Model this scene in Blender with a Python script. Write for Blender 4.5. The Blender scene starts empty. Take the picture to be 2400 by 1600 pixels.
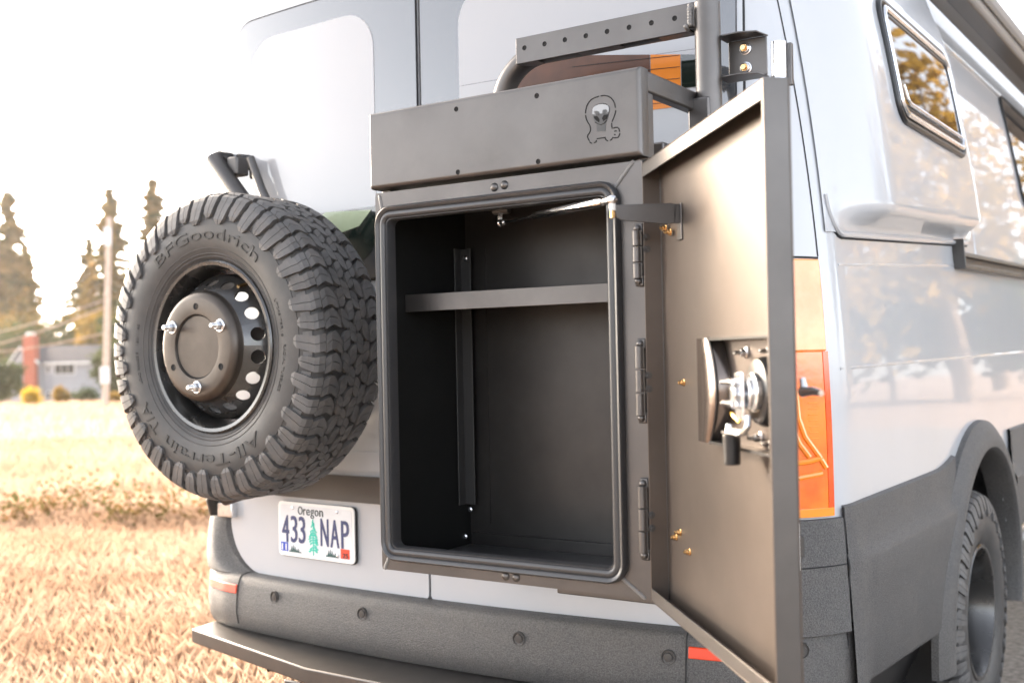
import bpy, bmesh, math, random
import numpy as np
from mathutils import Vector, Matrix

random.seed(7); np.random.seed(7)
SC = bpy.context.scene
COL = SC.collection
R_ = math.radians

# ------------------------------------------------------------------ camera
FPX, TH, PIT, ROLL = 2650.0, R_(33.67), R_(0.70), math.atan(0.0205)
CAM = np.array([1.763, -2.294, 1.25])
_F = np.array([-math.sin(TH)*math.cos(PIT), math.cos(TH)*math.cos(PIT), math.sin(PIT)])
_R0 = np.array([math.cos(TH), math.sin(TH), 0.0]); _U0 = np.cross(_R0, _F)
_R = math.cos(ROLL)*_R0 - math.sin(ROLL)*_U0
_U = math.sin(ROLL)*_R0 + math.cos(ROLL)*_U0
cd = bpy.data.cameras.new('camera'); cam = bpy.data.objects.new('camera', cd); COL.objects.link(cam)
cd.sensor_width = 36.0; cd.lens = 36.0*FPX/2400.0; cd.clip_start = 0.05; cd.clip_end = 3000
cam.matrix_world = Matrix(((_R[0], _U[0], -_F[0], CAM[0]), (_R[1], _U[1], -_F[1], CAM[1]), (_R[2], _U[2], -_F[2], CAM[2]), (0, 0, 0, 1)))
cd.dof.use_dof = True; cd.dof.focus_distance = 2.35; cd.dof.aperture_fstop = 3.5
SC.camera = cam

# ------------------------------------------------------------------ world, sun, exposure
SUN_EL, SUN_DIR = R_(20), Vector((-0.965, 0.26, 0)).normalized()
w = bpy.data.worlds.new('World'); SC.world = w; w.use_nodes = True
nt = w.node_tree; bg = nt.nodes['Background']
sky = nt.nodes.new('ShaderNodeTexSky'); sky.sky_type = 'NISHITA'; sky.sun_disc = False
sky.sun_elevation = SUN_EL; sky.sun_rotation = math.atan2(SUN_DIR.x, SUN_DIR.y)
sky.air_density = 0.45; sky.dust_density = 1.6; sky.ozone_density = 0.0
tint = nt.nodes.new('ShaderNodeMix'); tint.data_type = 'RGBA'; tint.blend_type = 'MULTIPLY'; tint.inputs['Factor'].default_value = 1.0
tint.inputs['B'].default_value = (1.0, 0.955, 0.88, 1)     # evening warmth of the whole sky
hs = nt.nodes.new('ShaderNodeHueSaturation'); hs.inputs['Saturation'].default_value = 0.45     # milky evening sky
nt.links.new(sky.outputs['Color'], hs.inputs['Color']); nt.links.new(hs.outputs['Color'], tint.inputs['A']); nt.links.new(tint.outputs['Result'], bg.inputs['Color']); bg.inputs['Strength'].default_value = 0.15
sl = bpy.data.lights.new('sun', 'SUN'); sl.energy = 1.35; sl.angle = R_(10.0); sl.color = (1.0, 0.75, 0.52)
so = bpy.data.objects.new('sun', sl); COL.objects.link(so)
sd = Vector((SUN_DIR.x*math.cos(SUN_EL), SUN_DIR.y*math.cos(SUN_EL), math.sin(SUN_EL)))
so.rotation_euler = (-sd).to_track_quat('-Z', 'Y').to_euler(); so.location = (-20, 8, 12)
vs = SC.view_settings; vs.view_transform = 'Standard'; vs.look = 'None'; vs.gamma = 1.0; vs.use_curve_mapping = False
vs.exposure = 3.02
SC.render.engine = 'CYCLES'

# ------------------------------------------------------------------ pixel -> place helpers (px on a 2352-wide view of the photo)
KK = 2400/2352
def ray(x, y): return _F + _R*(x*KK-1200)/FPX - _U*(y*KK-800)/FPX
def onY(x, y, Y):
    d = ray(x, y); return Vector(CAM + d*((Y-CAM[1])/d[1]))
def onX(x, y, X):
    d = ray(x, y); return Vector(CAM + d*((X-CAM[0])/d[0]))
def onP(x, y, p, n):
    d = ray(x, y); n = np.array(n); return Vector(CAM + d*(((np.array(p)-CAM)@n)/(d@n)))
def atD(x, y, D): return Vector(CAM + ray(x, y)*D)

# ------------------------------------------------------------------ materials
def pm(name, col, rough=0.5, metal=0.0, ior=1.5, coat=0.0, bump=None, var=None, coatr=0.03, trans=0.0, dust=None):
    m = bpy.data.materials.new(name); m.use_nodes = True
    n = m.node_tree.nodes; l = m.node_tree.links; b = n['Principled BSDF']
    b.inputs['Base Color'].default_value = (*col, 1); b.inputs['Roughness'].default_value = rough
    b.inputs['Metallic'].default_value = metal; b.inputs['IOR'].default_value = ior
    b.inputs['Coat Weight'].default_value = coat; b.inputs['Coat Roughness'].default_value = coatr
    b.inputs['Transmission Weight'].default_value = trans
    tc = n.new('ShaderNodeTexCoord')
    if var:
        sc, amt = var[0], var[1]
        nz = n.new('ShaderNodeTexNoise'); nz.inputs['Scale'].default_value = sc; nz.inputs['Detail'].default_value = 6
        l.new(tc.outputs['Object'], nz.inputs['Vector'])
        mx = n.new('ShaderNodeMix'); mx.data_type = 'RGBA'
        c2 = var[2] if len(var) > 2 else tuple(c*(1-amt) for c in col)
        c1 = col if len(var) > 2 else tuple(min(1, c*(1+amt)) for c in col)
        mx.inputs['A'].default_value = (*c1, 1); mx.inputs['B'].default_value = (*c2, 1)
        rp = n.new('ShaderNodeValToRGB'); rp.color_ramp.elements[0].position = 0.35; rp.color_ramp.elements[1].position = 0.65
        l.new(nz.outputs['Fac'], rp.inputs['Fac']); l.new(rp.outputs['Color'], mx.inputs['Factor'])
        l.new(mx.outputs['Result'], b.inputs['Base Color'])
        mr = n.new('ShaderNodeMapRange'); mr.inputs['To Min'].default_value = max(0, rough-0.06); mr.inputs['To Max'].default_value = min(1, rough+0.06)
        l.new(nz.outputs['Fac'], mr.inputs['Value']); l.new(mr.outputs['Result'], b.inputs['Roughness'])
    if dust:      # dust = (noise scale, amount, colour)
        nd = n.new('ShaderNodeTexNoise'); nd.inputs['Scale'].default_value = dust[0]; nd.inputs['Detail'].default_value = 10; nd.inputs['Roughness'].default_value = 0.7
        l.new(tc.outputs['Object'], nd.inputs['Vector'])
        rd = n.new('ShaderNodeMapRange'); rd.inputs['From Min'].default_value = 0.46; rd.inputs['From Max'].default_value = 0.74; rd.inputs['To Max'].default_value = dust[1]
        l.new(nd.outputs['Fac'], rd.inputs['Value'])
        md = n.new('ShaderNodeMix'); md.data_type = 'RGBA'; md.inputs['B'].default_value = (*dust[2], 1); l.new(rd.outputs['Result'], md.inputs['Factor'])
        if b.inputs['Base Color'].is_linked: l.new(b.inputs['Base Color'].links[0].from_socket, md.inputs['A'])
        else: md.inputs['A'].default_value = (*col, 1)
        l.new(md.outputs['Result'], b.inputs['Base Color'])
        if metal > 0 and metal < 1:
            mm = n.new('ShaderNodeMath'); mm.operation = 'SUBTRACT'; mm.inputs[0].default_value = metal; l.new(rd.outputs['Result'], mm.inputs[1]); l.new(mm.outputs[0], b.inputs['Metallic'])
    if bump:
        nz2 = n.new('ShaderNodeTexNoise'); nz2.inputs['Scale'].default_value = bump[0]; nz2.inputs['Detail'].default_value = bump[3] if len(bump) > 3 else 2
        l.new(tc.outputs['Object'], nz2.inputs['Vector'])
        bp = n.new('ShaderNodeBump'); bp.inputs['Strength'].default_value = bump[1]; bp.inputs['Distance'].default_value = bump[2]
        l.new(nz2.outputs['Fac'], bp.inputs['Height']); l.new(bp.outputs['Normal'], b.inputs['Normal'])
    return m

def leafmat(name, c1, c2, transl=0.5, scale=0.6):
    m = bpy.data.materials.new(name); m.use_nodes = True
    n = m.node_tree.nodes; l = m.node_tree.links; n.remove(n['Principled BSDF'])
    tc = n.new('ShaderNodeTexCoord'); nz = n.new('ShaderNodeTexNoise'); nz.inputs['Scale'].default_value = scale; nz.inputs['Detail'].default_value = 5
    l.new(tc.outputs['Object'], nz.inputs['Vector'])
    rp = n.new('ShaderNodeValToRGB'); rp.color_ramp.elements[0].position = 0.38; rp.color_ramp.elements[1].position = 0.62
    rp.color_ramp.elements[0].color = (*c1, 1); rp.color_ramp.elements[1].color = (*c2, 1)
    l.new(nz.outputs['Fac'], rp.inputs['Fac'])
    d = n.new('ShaderNodeBsdfDiffuse'); t = n.new('ShaderNodeBsdfTranslucent'); mx = n.new('ShaderNodeMixShader')
    mx.inputs[0].default_value = transl
    l.new(rp.outputs['Color'], d.inputs['Color']); l.new(rp.outputs['Color'], t.inputs['Color'])
    l.new(d.outputs[0], mx.inputs[1]); l.new(t.outputs[0], mx.inputs[2]); l.new(mx.outputs[0], n['Material Output'].inputs['Surface'])
    return m

M = {}
M['paint'] = pm('van_paint', (0.455, 0.475, 0.502), 0.35, coat=0.7, coatr=0.02, dust=(2.2, 0.10, (0.34, 0.31, 0.27)), bump=(3.5, 0.05, 0.01), var=(1.3, 0.02))
M['seam'] = pm('seam_rubber', (0.012, 0.012, 0.013), 0.7)
M['frit'] = pm('glass_frit', (0.05, 0.053, 0.058), 0.04, ior=2.3)
M['blind'] = pm('glass_over_blind', (0.34, 0.345, 0.36), 0.5, coat=1.0, coatr=0.02)
M['glassdark'] = pm('glass_dark', (0.010, 0.016, 0.013), 0.03, ior=1.9)
M['mirror'] = pm('glass_tint', (0.02, 0.022, 0.024), 0.02, ior=3.2)
M['powder'] = pm('powder_coat', (0.118, 0.112, 0.109), 0.40, metal=0.88, ior=1.5, dust=(9, 0.10, (0.22, 0.20, 0.18)), bump=(900, 0.10, 0.0006), var=(6, 0.10))
M['powder_in'] = pm('powder_coat_inner', (0.114, 0.093, 0.079), 0.38, metal=0.62, ior=1.5, dust=(7, 0.10, (0.22, 0.19, 0.16)), bump=(700, 0.15, 0.0006), var=(5, 0.10))  # same coat as powder, browned: warm sunlight on the door is painted in
M['powder_box'] = pm('powder_coat_box_interior', (0.062, 0.059, 0.057), 0.40, metal=0.8, ior=1.5, bump=(700, 0.15, 0.0006), var=(5, 0.10), dust=(6, 0.08, (0.16, 0.15, 0.14)))  # box coat again, darkened: shade inside the box is put into the colour
M['liner2'] = pm('rail_coat', (0.030, 0.030, 0.030), 0.5, ior=1.5, bump=(500, 0.2, 0.0006))  # rails carry the box coat too; their shaded look is painted in
M['pan'] = pm('latch_pan_coat', (0.22, 0.185, 0.165), 0.22, metal=0.88, ior=1.5, var=(8, 0.2))
M['liner'] = pm('black_liner', (0.006, 0.0065, 0.0065), 0.62, ior=1.4, bump=(500, 0.2, 0.0006), var=(5, 0.10))  # near-black copy of the powder coat, deep shade on the shell walls painted in
M['clad'] = pm('textured_plastic', (0.068, 0.066, 0.065), 0.55, ior=1.6, dust=(4.5, 0.24, (0.17, 0.145, 0.12)), bump=(380, 1.0, 0.0024, 3), var=(300, 0.45))
M['cladsmooth'] = pm('dark_trim', (0.055, 0.052, 0.05), 0.35, bump=(600, 0.1, 0.0005))
M['rubber'] = pm('tyre_rubber', (0.035, 0.034, 0.0335), 0.52, ior=1.55, dust=(11, 0.22, (0.13, 0.105, 0.085)), bump=(500, 0.15, 0.0006), var=(14, 0.18))
M['tread'] = pm('tread_rubber', (0.088, 0.086, 0.085), 0.58, ior=1.55, dust=(16, 0.35, (0.17, 0.135, 0.105)), bump=(500, 0.2, 0.0006), var=(18, 0.22))
M['letter'] = pm('letter_rubber', (0.018, 0.0175, 0.017), 0.5, var=(30, 0.1))
M['seal'] = pm('seal_rubber', (0.040, 0.040, 0.042), 0.34, ior=1.6, bump=(300, 0.08, 0.0005))
M['steel'] = pm('black_steel_rim', (0.018, 0.0175, 0.017), 0.27, ior=1.7, coat=0.5, coatr=0.15, var=(10, 0.1))
M['hub'] = pm('hub_powder', (0.085, 0.074, 0.065), 0.40, metal=0.88, ior=1.5, bump=(800, 0.12, 0.0005), var=(14, 0.12))
M['zinc'] = pm('zinc', (0.74, 0.75, 0.77), 0.24, metal=1.0, var=(60, 0.10))
M['brass'] = pm('yellow_zinc', (0.86, 0.56, 0.26), 0.25, metal=1.0, var=(70, 0.1))
M['gold'] = pm('brass_wire', (0.85, 0.5, 0.08), 0.25, metal=1.0)
M['chrome'] = pm('polished_steel', (0.85, 0.85, 0.85), 0.12, metal=1.0)
M['weld'] = pm('weld_bead', (0.16, 0.155, 0.15), 0.4, bump=(500, 0.6, 0.002))
M['blackp'] = pm('black_plastic', (0.013, 0.013, 0.014), 0.35)
M['hole'] = pm('hole_dark', (0.006, 0.006, 0.006), 0.9)
M['plate'] = pm('plate_white', (0.74, 0.76, 0.79), 0.35, var=(20, 0.03))
M['plateedge'] = pm('plate_border', (0.86, 0.86, 0.85), 0.35)
M['navy'] = pm('plate_navy', (0.035, 0.05, 0.15), 0.4)
M['ink'] = pm('plate_ink', (0.03, 0.05, 0.06), 0.4)
M['teal'] = pm('plate_teal', (0.02, 0.52, 0.40), 0.4)
M['pine'] = pm('plate_mountain', (0.03, 0.09, 0.09), 0.4)
M['blue'] = pm('sticker_blue', (0.03, 0.08, 0.50), 0.4)
M['redst'] = pm('sticker_red', (0.80, 0.07, 0.03), 0.4)
M['white'] = pm('white_plastic', (0.8, 0.8, 0.78), 0.4)
M['lens'] = pm('tail_lens', (0.92, 0.105, 0.006), 0.12, ior=1.6, coat=1.0, coatr=0.01, var=(7, 0.5, (0.98, 0.25, 0.015)), bump=(45, 0.10, 0.004))
M['lensdeep'] = pm('tail_lens_red', (0.80, 0.085, 0.006), 0.1, coat=1.0, coatr=0.01, var=(20, 0.2))
M['lensrib'] = pm('tail_lens_amber', (0.98, 0.30, 0.025), 0.12, coat=1.0)
M['lensclear'] = pm('tail_lens_clear', (0.95, 0.46, 0.17), 0.06, coat=1.0, coatr=0.01, var=(9, 0.3, (0.95, 0.25, 0.04)))
M['reflector'] = pm('reflector_red', (0.72, 0.048, 0.006), 0.4, coat=0.1, bump=(400, 0.5, 0.001))
M['owlface'] = pm('emblem_light', (0.16, 0.16, 0.16), 0.25, ior=2.2)
M['case'] = pm('awning_case', (0.22, 0.21, 0.20), 0.4)
M['owlgrey'] = pm('emblem_grey', (0.05, 0.05, 0.05), 0.4)
M['orange'] = pm('orange_curtain', (0.62, 0.18, 0.0), 0.4, coat=0.15)
M['brownc'] = pm('brown_curtain', (0.075, 0.024, 0.008), 0.5, coat=0.12, var=(12, 0.25))
M['greenc'] = pm('green_cushion', (0.30, 0.36, 0.22), 0.4, coat=0.5, var=(12, 0.1))
M['wood'] = pm('pole_wood', (0.55, 0.44, 0.36), 0.85, var=(6, 0.2))
M['bark'] = pm('bark', (0.14, 0.10, 0.07), 0.9, var=(4, 0.3))
M['wire'] = pm('wire', (0.40, 0.28, 0.20), 0.6)
M['siding'] = pm('siding_grey', (0.34, 0.35, 0.38), 0.8, var=(0.8, 0.05))
M['roof'] = pm('roof_shingle', (0.060, 0.064, 0.082), 0.9, var=(3, 0.15))
M['brick'] = pm('chimney_brick', (0.36, 0.10, 0.06), 0.85, var=(3, 0.2))
M['trimw'] = pm('white_trim', (0.78, 0.78, 0.76), 0.6)
M['pane'] = pm('window_pane', (0.015, 0.018, 0.022), 0.25)
M['gravel'] = pm('gravel', (0.26, 0.23, 0.20), 0.9, var=(35, 0.35), bump=(120, 0.8, 0.02, 4))
M['field'] = pm('dry_field', (0.31, 0.217, 0.155), 0.95, var=(0.9, 0.3, (0.38, 0.28, 0.212)), bump=(30, 0.8, 0.05, 4))
M['straw'] = leafmat('straw', (0.36, 0.248, 0.175), (0.43, 0.318, 0.240), 0.68, 1.1)
M['conifer'] = leafmat('conifer_needles', (0.10, 0.095, 0.034), (0.30, 0.185, 0.055), 0.6, 0.35)
M['leafgreen'] = leafmat('leaf_green', (0.045, 0.068, 0.028), (0.095, 0.11, 0.045), 0.5, 0.5)
M['leafgold'] = leafmat('leaf_gold', (0.24, 0.16, 0.035), (0.38, 0.24, 0.05), 0.5, 0.5)
M['leafyel'] = leafmat('leaf_yellow', (0.55, 0.38, 0.03), (0.70, 0.48, 0.05), 0.5, 0.8)
M['weed'] = leafmat('weed_leaf', (0.085, 0.095, 0.035), (0.20, 0.11, 0.055), 0.5, 6)

# ------------------------------------------------------------------ mesh builder
class MB:
    def __init__(s): s.v = []; s.f = []
    def add(s, vs, fs):
        b = len(s.v); s.v += [tuple(v) for v in vs]; s.f += [tuple(i+b for i in f) for f in fs]; return s
    def hexa(s, p):   # bottom 0-3 ccw, top 4-7
        return s.add(p, [(3, 2, 1, 0), (4, 5, 6, 7), (0, 1, 5, 4), (1, 2, 6, 5), (2, 3, 7, 6), (3, 0, 4, 7)])
    def box(s, x0, x1, y0, y1, z0, z1, mtx=None):
        p = [Vector(q) for q in ((x0, y0, z0), (x1, y0, z0), (x1, y1, z0), (x0, y1, z0), (x0, y0, z1), (x1, y0, z1), (x1, y1, z1), (x0, y1, z1))]
        if mtx: p = [mtx @ q for q in p]
        return s.hexa(p)
    def fbox(s, O, ex, ey, ez, a0, a1, b0, b1, c0, c1):
        p = []
        for c in (c0, c1):
            for a, b in ((a0, b0), (a1, b0), (a1, b1), (a0, b1)):
                p.append(O + ex*a + ey*b + ez*c)
        return s.hexa(p)
    def cyl(s, p0, p1, r0, r1=None, n=16, caps=True):
        p0 = Vector(p0); p1 = Vector(p1); r1 = r0 if r1 is None else r1
        d = (p1-p0).normalized(); a = d.orthogonal().normalized(); b = d.cross(a)
        vs = []
        for p, r in ((p0, r0), (p1, r1)):
            for i in range(n):
                t = 2*math.pi*i/n; vs.append(p + (a*math.cos(t)+b*math.sin(t))*r)
        fs = [(i, (i+1) % n, n+(i+1) % n, n+i) for i in range(n)]
        if caps: fs += [tuple(range(n-1, -1, -1)), tuple(range(n, 2*n))]
        return s.add(vs, fs)
    def tube(s, pts, r, n=12, closed=False, caps=True):
        pts = [Vector(p) for p in pts]; m = len(pts); rr = r if isinstance(r, (list, tuple)) else [r]*m
        def tan(i):
            if closed: return (pts[(i+1) % m]-pts[i-1]).normalized()
            return (pts[min(i+1, m-1)]-pts[max(i-1, 0)]).normalized()
        t0 = tan(0); a = t0.orthogonal().normalized(); vs = []
        for i in range(m):
            t = tan(i); a = (a - t*a.dot(t)).normalized(); b = t.cross(a)
            for k in range(n):
                q = 2*math.pi*k/n; vs.append(pts[i] + (a*math.cos(q)+b*math.sin(q))*rr[i])
        fs = []
        for i in range(m if closed else m-1):
            j = (i+1) % m
            for k in range(n): fs.append((i*n+k, i*n+(k+1) % n, j*n+(k+1) % n, j*n+k))
        if caps and not closed: fs += [tuple(range(n-1, -1, -1)), tuple(range((m-1)*n, m*n))]
        return s.add(vs, fs)
    def sweep(s, pts, prof, up, closed=True):
        """closed loop in a plane: prof = [(outward, along up)]"""
        pts = [Vector(p) for p in pts]; up = Vector(up); m = len(pts); n = len(prof); vs = []
        for i in range(m):
            t = (pts[(i+1) % m]-pts[i-1]).normalized() if closed else (pts[min(i+1, m-1)]-pts[max(i-1, 0)]).normalized()
            o = t.cross(up).normalized()
            for a, b in prof: vs.append(pts[i]+o*a+up*b)
        fs = []
        for i in range(m if closed else m-1):
            j = (i+1) % m
            for k in range(n): fs.append((i*n+k, j*n+k, j*n+(k+1) % n, i*n+(k+1) % n))
        if not closed: fs += [tuple(range(n)), tuple(range((m-1)*n, m*n))[::-1]]
        return s.add(vs, fs)
    def lathe(s, prof, O=(0, 0, 0), u=(1, 0, 0), v=(0, 1, 0), w=(0, 0, 1), n=48, closed=False):
        O, u, v, w = Vector(O), Vector(u), Vector(v), Vector(w); vs = []; m = len(prof)
        for i in range(n):
            t = 2*math.pi*i/n; d = u*math.cos(t)+v*math.sin(t)
            for r, h in prof: vs.append(O+d*r+w*h)
        fs = []
        for i in range(n):
            j = (i+1) % n
            for k in range(m-1 if not closed else m): fs.append((i*m+k, j*m+k, j*m+(k+1) % m, i*m+(k+1) % m))
        return s.add(vs, fs)
    def sphere(s, c, r, n=12, m=8, sx=(1, 1, 1)):
        prof = [(max(1e-5, r*math.sin(math.pi*i/m)), -r*math.cos(math.pi*i/m)) for i in range(m+1)]
        b = len(s.v); s.lathe(prof, (0, 0, 0), n=n)
        for i in range(b, len(s.v)):
            x, y, z = s.v[i]; s.v[i] = (c[0]+x*sx[0], c[1]+y*sx[1], c[2]+z*sx[2])
        return s
    def prism(s, poly, O, ex, ey, ez, d0, d1):
        O, ex, ey, ez = Vector(O), Vector(ex), Vector(ey), Vector(ez); n = len(poly)
        vs = [O+ex*a+ey*b+ez*d0 for a, b in poly]+[O+ex*a+ey*b+ez*d1 for a, b in poly]
        fs = [tuple(range(n-1, -1, -1)), tuple(range(n, 2*n))]+[(i, (i+1) % n, n+(i+1) % n, n+i) for i in range(n)]
        return s.add(vs, fs)
    def grid(s, rows, close=False):
        m = len(rows[0]); vs = [p for r in rows for p in r]; fs = []
        for i in range(len(rows)-1):
            for k in range(m-1): fs.append((i*m+k, i*m+k+1, (i+1)*m+k+1, (i+1)*m+k))
        return s.add(vs, fs)
    def build(s, name, mat, parent=None, smooth=40, bevel=0, seg=2, local=False, flip=False):
        me = bpy.data.meshes.new(name); me.from_pydata(s.v, [], s.f)
        if flip:
            bm = bmesh.new(); bm.from_mesh(me); bmesh.ops.recalc_face_normals(bm, faces=bm.faces); bm.to_mesh(me); bm.free()
        me.materials.append(M[mat] if isinstance(mat, str) else mat)
        if smooth:
            me.polygons.foreach_set('use_smooth', [True]*len(me.polygons)); me.set_sharp_from_angle(angle=R_(smooth))
        me.update(); o = bpy.data.objects.new(name, me); COL.objects.link(o)
        if parent:
            o.parent = parent
            if not local: o.matrix_parent_inverse = root_inv(parent)
        if bevel:
            b = o.modifiers.new('bevel', 'BEVEL'); b.width = bevel; b.segments = seg; b.limit_method = 'ANGLE'; b.angle_limit = R_(35); b.harden_normals = False
            wn = o.modifiers.new('wn', 'WEIGHTED_NORMAL'); wn.keep_sharp = True; wn.weight = 50
        return o

def root_inv(p):
    m = Matrix.Identity(4); q = p
    while q is not None:
        m = q.matrix_basis @ m if q.parent is None else (q.matrix_parent_inverse @ q.matrix_basis) @ m
        q = q.parent
    return m.inverted()
def tag(o, label=None, cat=None, group=None, kind=None):
    if label: o['label'] = label
    if cat: o['category'] = cat
    if group: o['group'] = group
    if kind: o['kind'] = kind
    return o
def thing(name, label, cat, loc=(0, 0, 0), group=None, mtx=None):
    o = bpy.data.objects.new(name, None); COL.objects.link(o); o.empty_display_size = 0.1
    if mtx is not None: o.matrix_basis = mtx
    else: o.location = loc; 
    return tag(o, label, cat, group)
def sub(name, parent, mtx=None):
    o = bpy.data.objects.new(name, None); COL.objects.link(o); o.empty_display_size = 0.05; o.parent = parent
    o.matrix_parent_inverse = root_inv(parent)
    if mtx is not None: o.matrix_basis = mtx
    return o
_tc = {}
def text2d(s, size=1.0):
    """triangulated glyph faces of a word, 2-D, left aligned on the base line"""
    if s in _tc: return _tc[s]
    c = bpy.data.curves.new('t', 'FONT'); c.body = s; c.size = 1.0; c.resolution_u = 3
    o = bpy.data.objects.new('t', c); COL.objects.link(o)
    dg = bpy.context.evaluated_depsgraph_get(); me = bpy.data.meshes.new_from_object(o.evaluated_get(dg))
    v = [tuple(x.co) for x in me.vertices]; f = [tuple(p.vertices) for p in me.polygons]
    bpy.data.objects.remove(o); bpy.data.curves.remove(c); bpy.data.meshes.remove(me)
    _tc[s] = (v, f); return _tc[s]
def text_solid(mb, s, fn, x0, x1, y0, y1, h):
    """fit the word in the box x0..x1, y0..y1 and extrude from 0 to h through fn(x, y, z)"""
    v, f = text2d(s); xs = [p[0] for p in v]; ys = [p[1] for p in v]
    mx0, mx1, my0, my1 = min(xs), max(xs), min(ys), max(ys)
    q = [(x0+(p[0]-mx0)/(mx1-mx0)*(x1-x0), y0+(p[1]-my0)/(my1-my0)*(y1-y0)) for p in v]
    n = len(q); ed = {}
    for fc in f:
        for i in range(len(fc)):
            e = (fc[i], fc[(i+1) % len(fc)]); ed[e] = 1
    fs = [tuple(i+n for i in fc) for fc in f]
    for a, b in ed:
        if (b, a) not in ed: fs.append((a, b, b+n, a+n))
    mb.add([fn(x, y, 0) for x, y in q]+[fn(x, y, h) for x, y in q], fs)
def rrect(x0, x1, y0, y1, r, n=6):
    p = []
    for cx, cy, a in ((x1-r, y0+r, -90), (x1-r, y1-r, 0), (x0+r, y1-r, 90), (x0+r, y0+r, 180)):
        for i in range(n+1):
            t = R_(a+90*i/n); p.append((cx+r*math.cos(t), cy+r*math.sin(t)))
    return p
# ------------------------------------------------------------------ ground
LD = np.array([-0.825, 0.565])
def gz(x, y):
    d = x*LD[0]+y*LD[1]
    return -0.0235*min(max(0.0, d-9.0), 210.0) + 0.04*math.sin(x*0.35)*math.cos(y*0.29)*min(1.0, max(0.0, (d-4)/6))
def fan(r0, r1, nr, na, zoff, cx=0, cy=0):
    mb = MB(); rows = []
    for i in range(nr+1):
        r = r0+(r1-r0)*(i/nr)**2.6
        rows.append([(cx+r*math.cos(2*math.pi*k/na), cy+r*math.sin(2*math.pi*k/na), gz(cx+r*math.cos(2*math.pi*k/na), cy+r*math.sin(2*math.pi*k/na))+zoff) for k in range(na+1)])
    return mb.grid(rows)
tag(fan(0.01, 450, 70, 96, -0.02).build('field_ground', 'field', smooth=60), 'pale dry grass field sloping away behind the van', 'field', kind='structure')
mb = MB(); pts = []
for i in range(60):
    t = 2*math.pi*i/60; s = 1+0.04*math.sin(5*t)+0.03*math.sin(11*t+1)
    x = 6.4+7.0*s*math.cos(t); y = 3.0+14*s*math.sin(t); pts.append((x, y))
mb.v = [(6.4, 3.0, 0.0)]+[(x, y, -0.002) for x, y in pts]; mb.f = [(0, 1+i, 1+(i+1) % 60) for i in range(60)]
tag(mb.build('gravel_drive', 'gravel', smooth=0), 'pinkish tan gravel drive beside the van', 'drive', kind='structure')

# ------------------------------------------------------------------ the van
X0, RC = -0.02, 0.17
_zs = [.2, .4, .6, .9, 1.2, 1.5, 1.77, 1.9, 2.02, 2.15, 2.35, 2.6]; _hs = [.985, .988, .99, 1., .995, .975, .945, .925, .91, .885, .84, .775]
_pf = np.polyfit(_zs, _hs, 4)
def hwz(z): return float(np.polyval(_pf, z))
def bow(t): return 0.07*(t/0.9)**2
def _plan(c, hw):
    xs = hw-RC; L = RC*math.pi/2
    if c <= 0: t = xs+c; return (t, bow(t))
    if c < L:
        a = c/RC; t = xs+RC*math.sin(a); return (t, bow(t)+RC*(1-math.cos(a)))
    return (hw, bow(hw)+RC+c-L)
def body(side, c, z, off=0.0, hw=None):
    hw = hwz(z) if hw is None else hw
    x, y = _plan(c, hw)
    if off:
        x1, y1 = _plan(c+1e-3, hw); x2, y2 = _plan(c-1e-3, hw)
        dx, dy = x1-x2, y1-y2; l = math.hypot(dx, dy); x += dy/l*off; y += -dx/l*off
    return Vector((X0+side*x, y, z))
def rear(x, z, off=0.0):
    t = x-X0; s = 1 if t >= 0 else -1; return body(s, abs(t)-(hwz(z)-RC), z, off)
def c_of_y(y, z): hw = hwz(z); return y-(bow(hw)+RC)+RC*math.pi/2
def side(y, z, off=0.0, s=1): return body(s, c_of_y(y, z), z, off)
def patch(rows, back):
    """rows of front points, rows of back points -> closed thin shell without the hidden back face"""
    mb = MB(); mb.grid(rows); m = len(rows[0]); n = len(rows)
    loop = [(0, k) for k in range(m)]+[(i, m-1) for i in range(1, n)]+[(n-1, k) for k in range(m-2, -1, -1)]+[(i, 0) for i in range(n-2, 0, -1)]
    b = len(mb.v); vs = [back[i][k] for i, k in loop]; mb.v += [tuple(v) for v in vs]
    idx = [i*m+k for i, k in loop]; q = len(loop)
    for j in range(q): mb.f.append((idx[j], b+j, b+(j+1) % q, idx[(j+1) % q]))
    return mb
def rr_rows(x0, x1, z0, z1, rbl, rbr, rtr, rtl, nz=16):
    zs = set()
    for i in range(nz+1): zs.add(round(z0+(z1-z0)*i/nz, 5))
    for r, e, sgn in ((rbl, z0, 1), (rbr, z0, 1), (rtl, z1, -1), (rtr, z1, -1)):
        if r > 0:
            for i in range(9): zs.add(round(e+sgn*r*(1-math.cos(R_(90*i/8))), 5))
    out = []
    def ins(r, d): return 0 if r <= 0 or d >= r else r-math.sqrt(max(0, r*r-(r-d)**2))
    for z in sorted(zs):
        xl = x0+max(ins(rbl, z-z0), ins(rtl, z1-z)); xr = x1-max(ins(rbr, z-z0), ins(rtr, z1-z))
        out.append((z, xl, xr))
    return out
def rpatch(rows, off, nx=20, th=0.008, fn=rear, edge=0.0):
    F = [[fn(xl+(xr-xl)*k/nx, z, off) for k in range(nx+1)] for z, xl, xr in rows]
    B = [[fn(xl+(xr-xl)*k/nx, z, off-th) for k in range(nx+1)] for z, xl, xr in rows]
    return patch(F, B)
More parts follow.
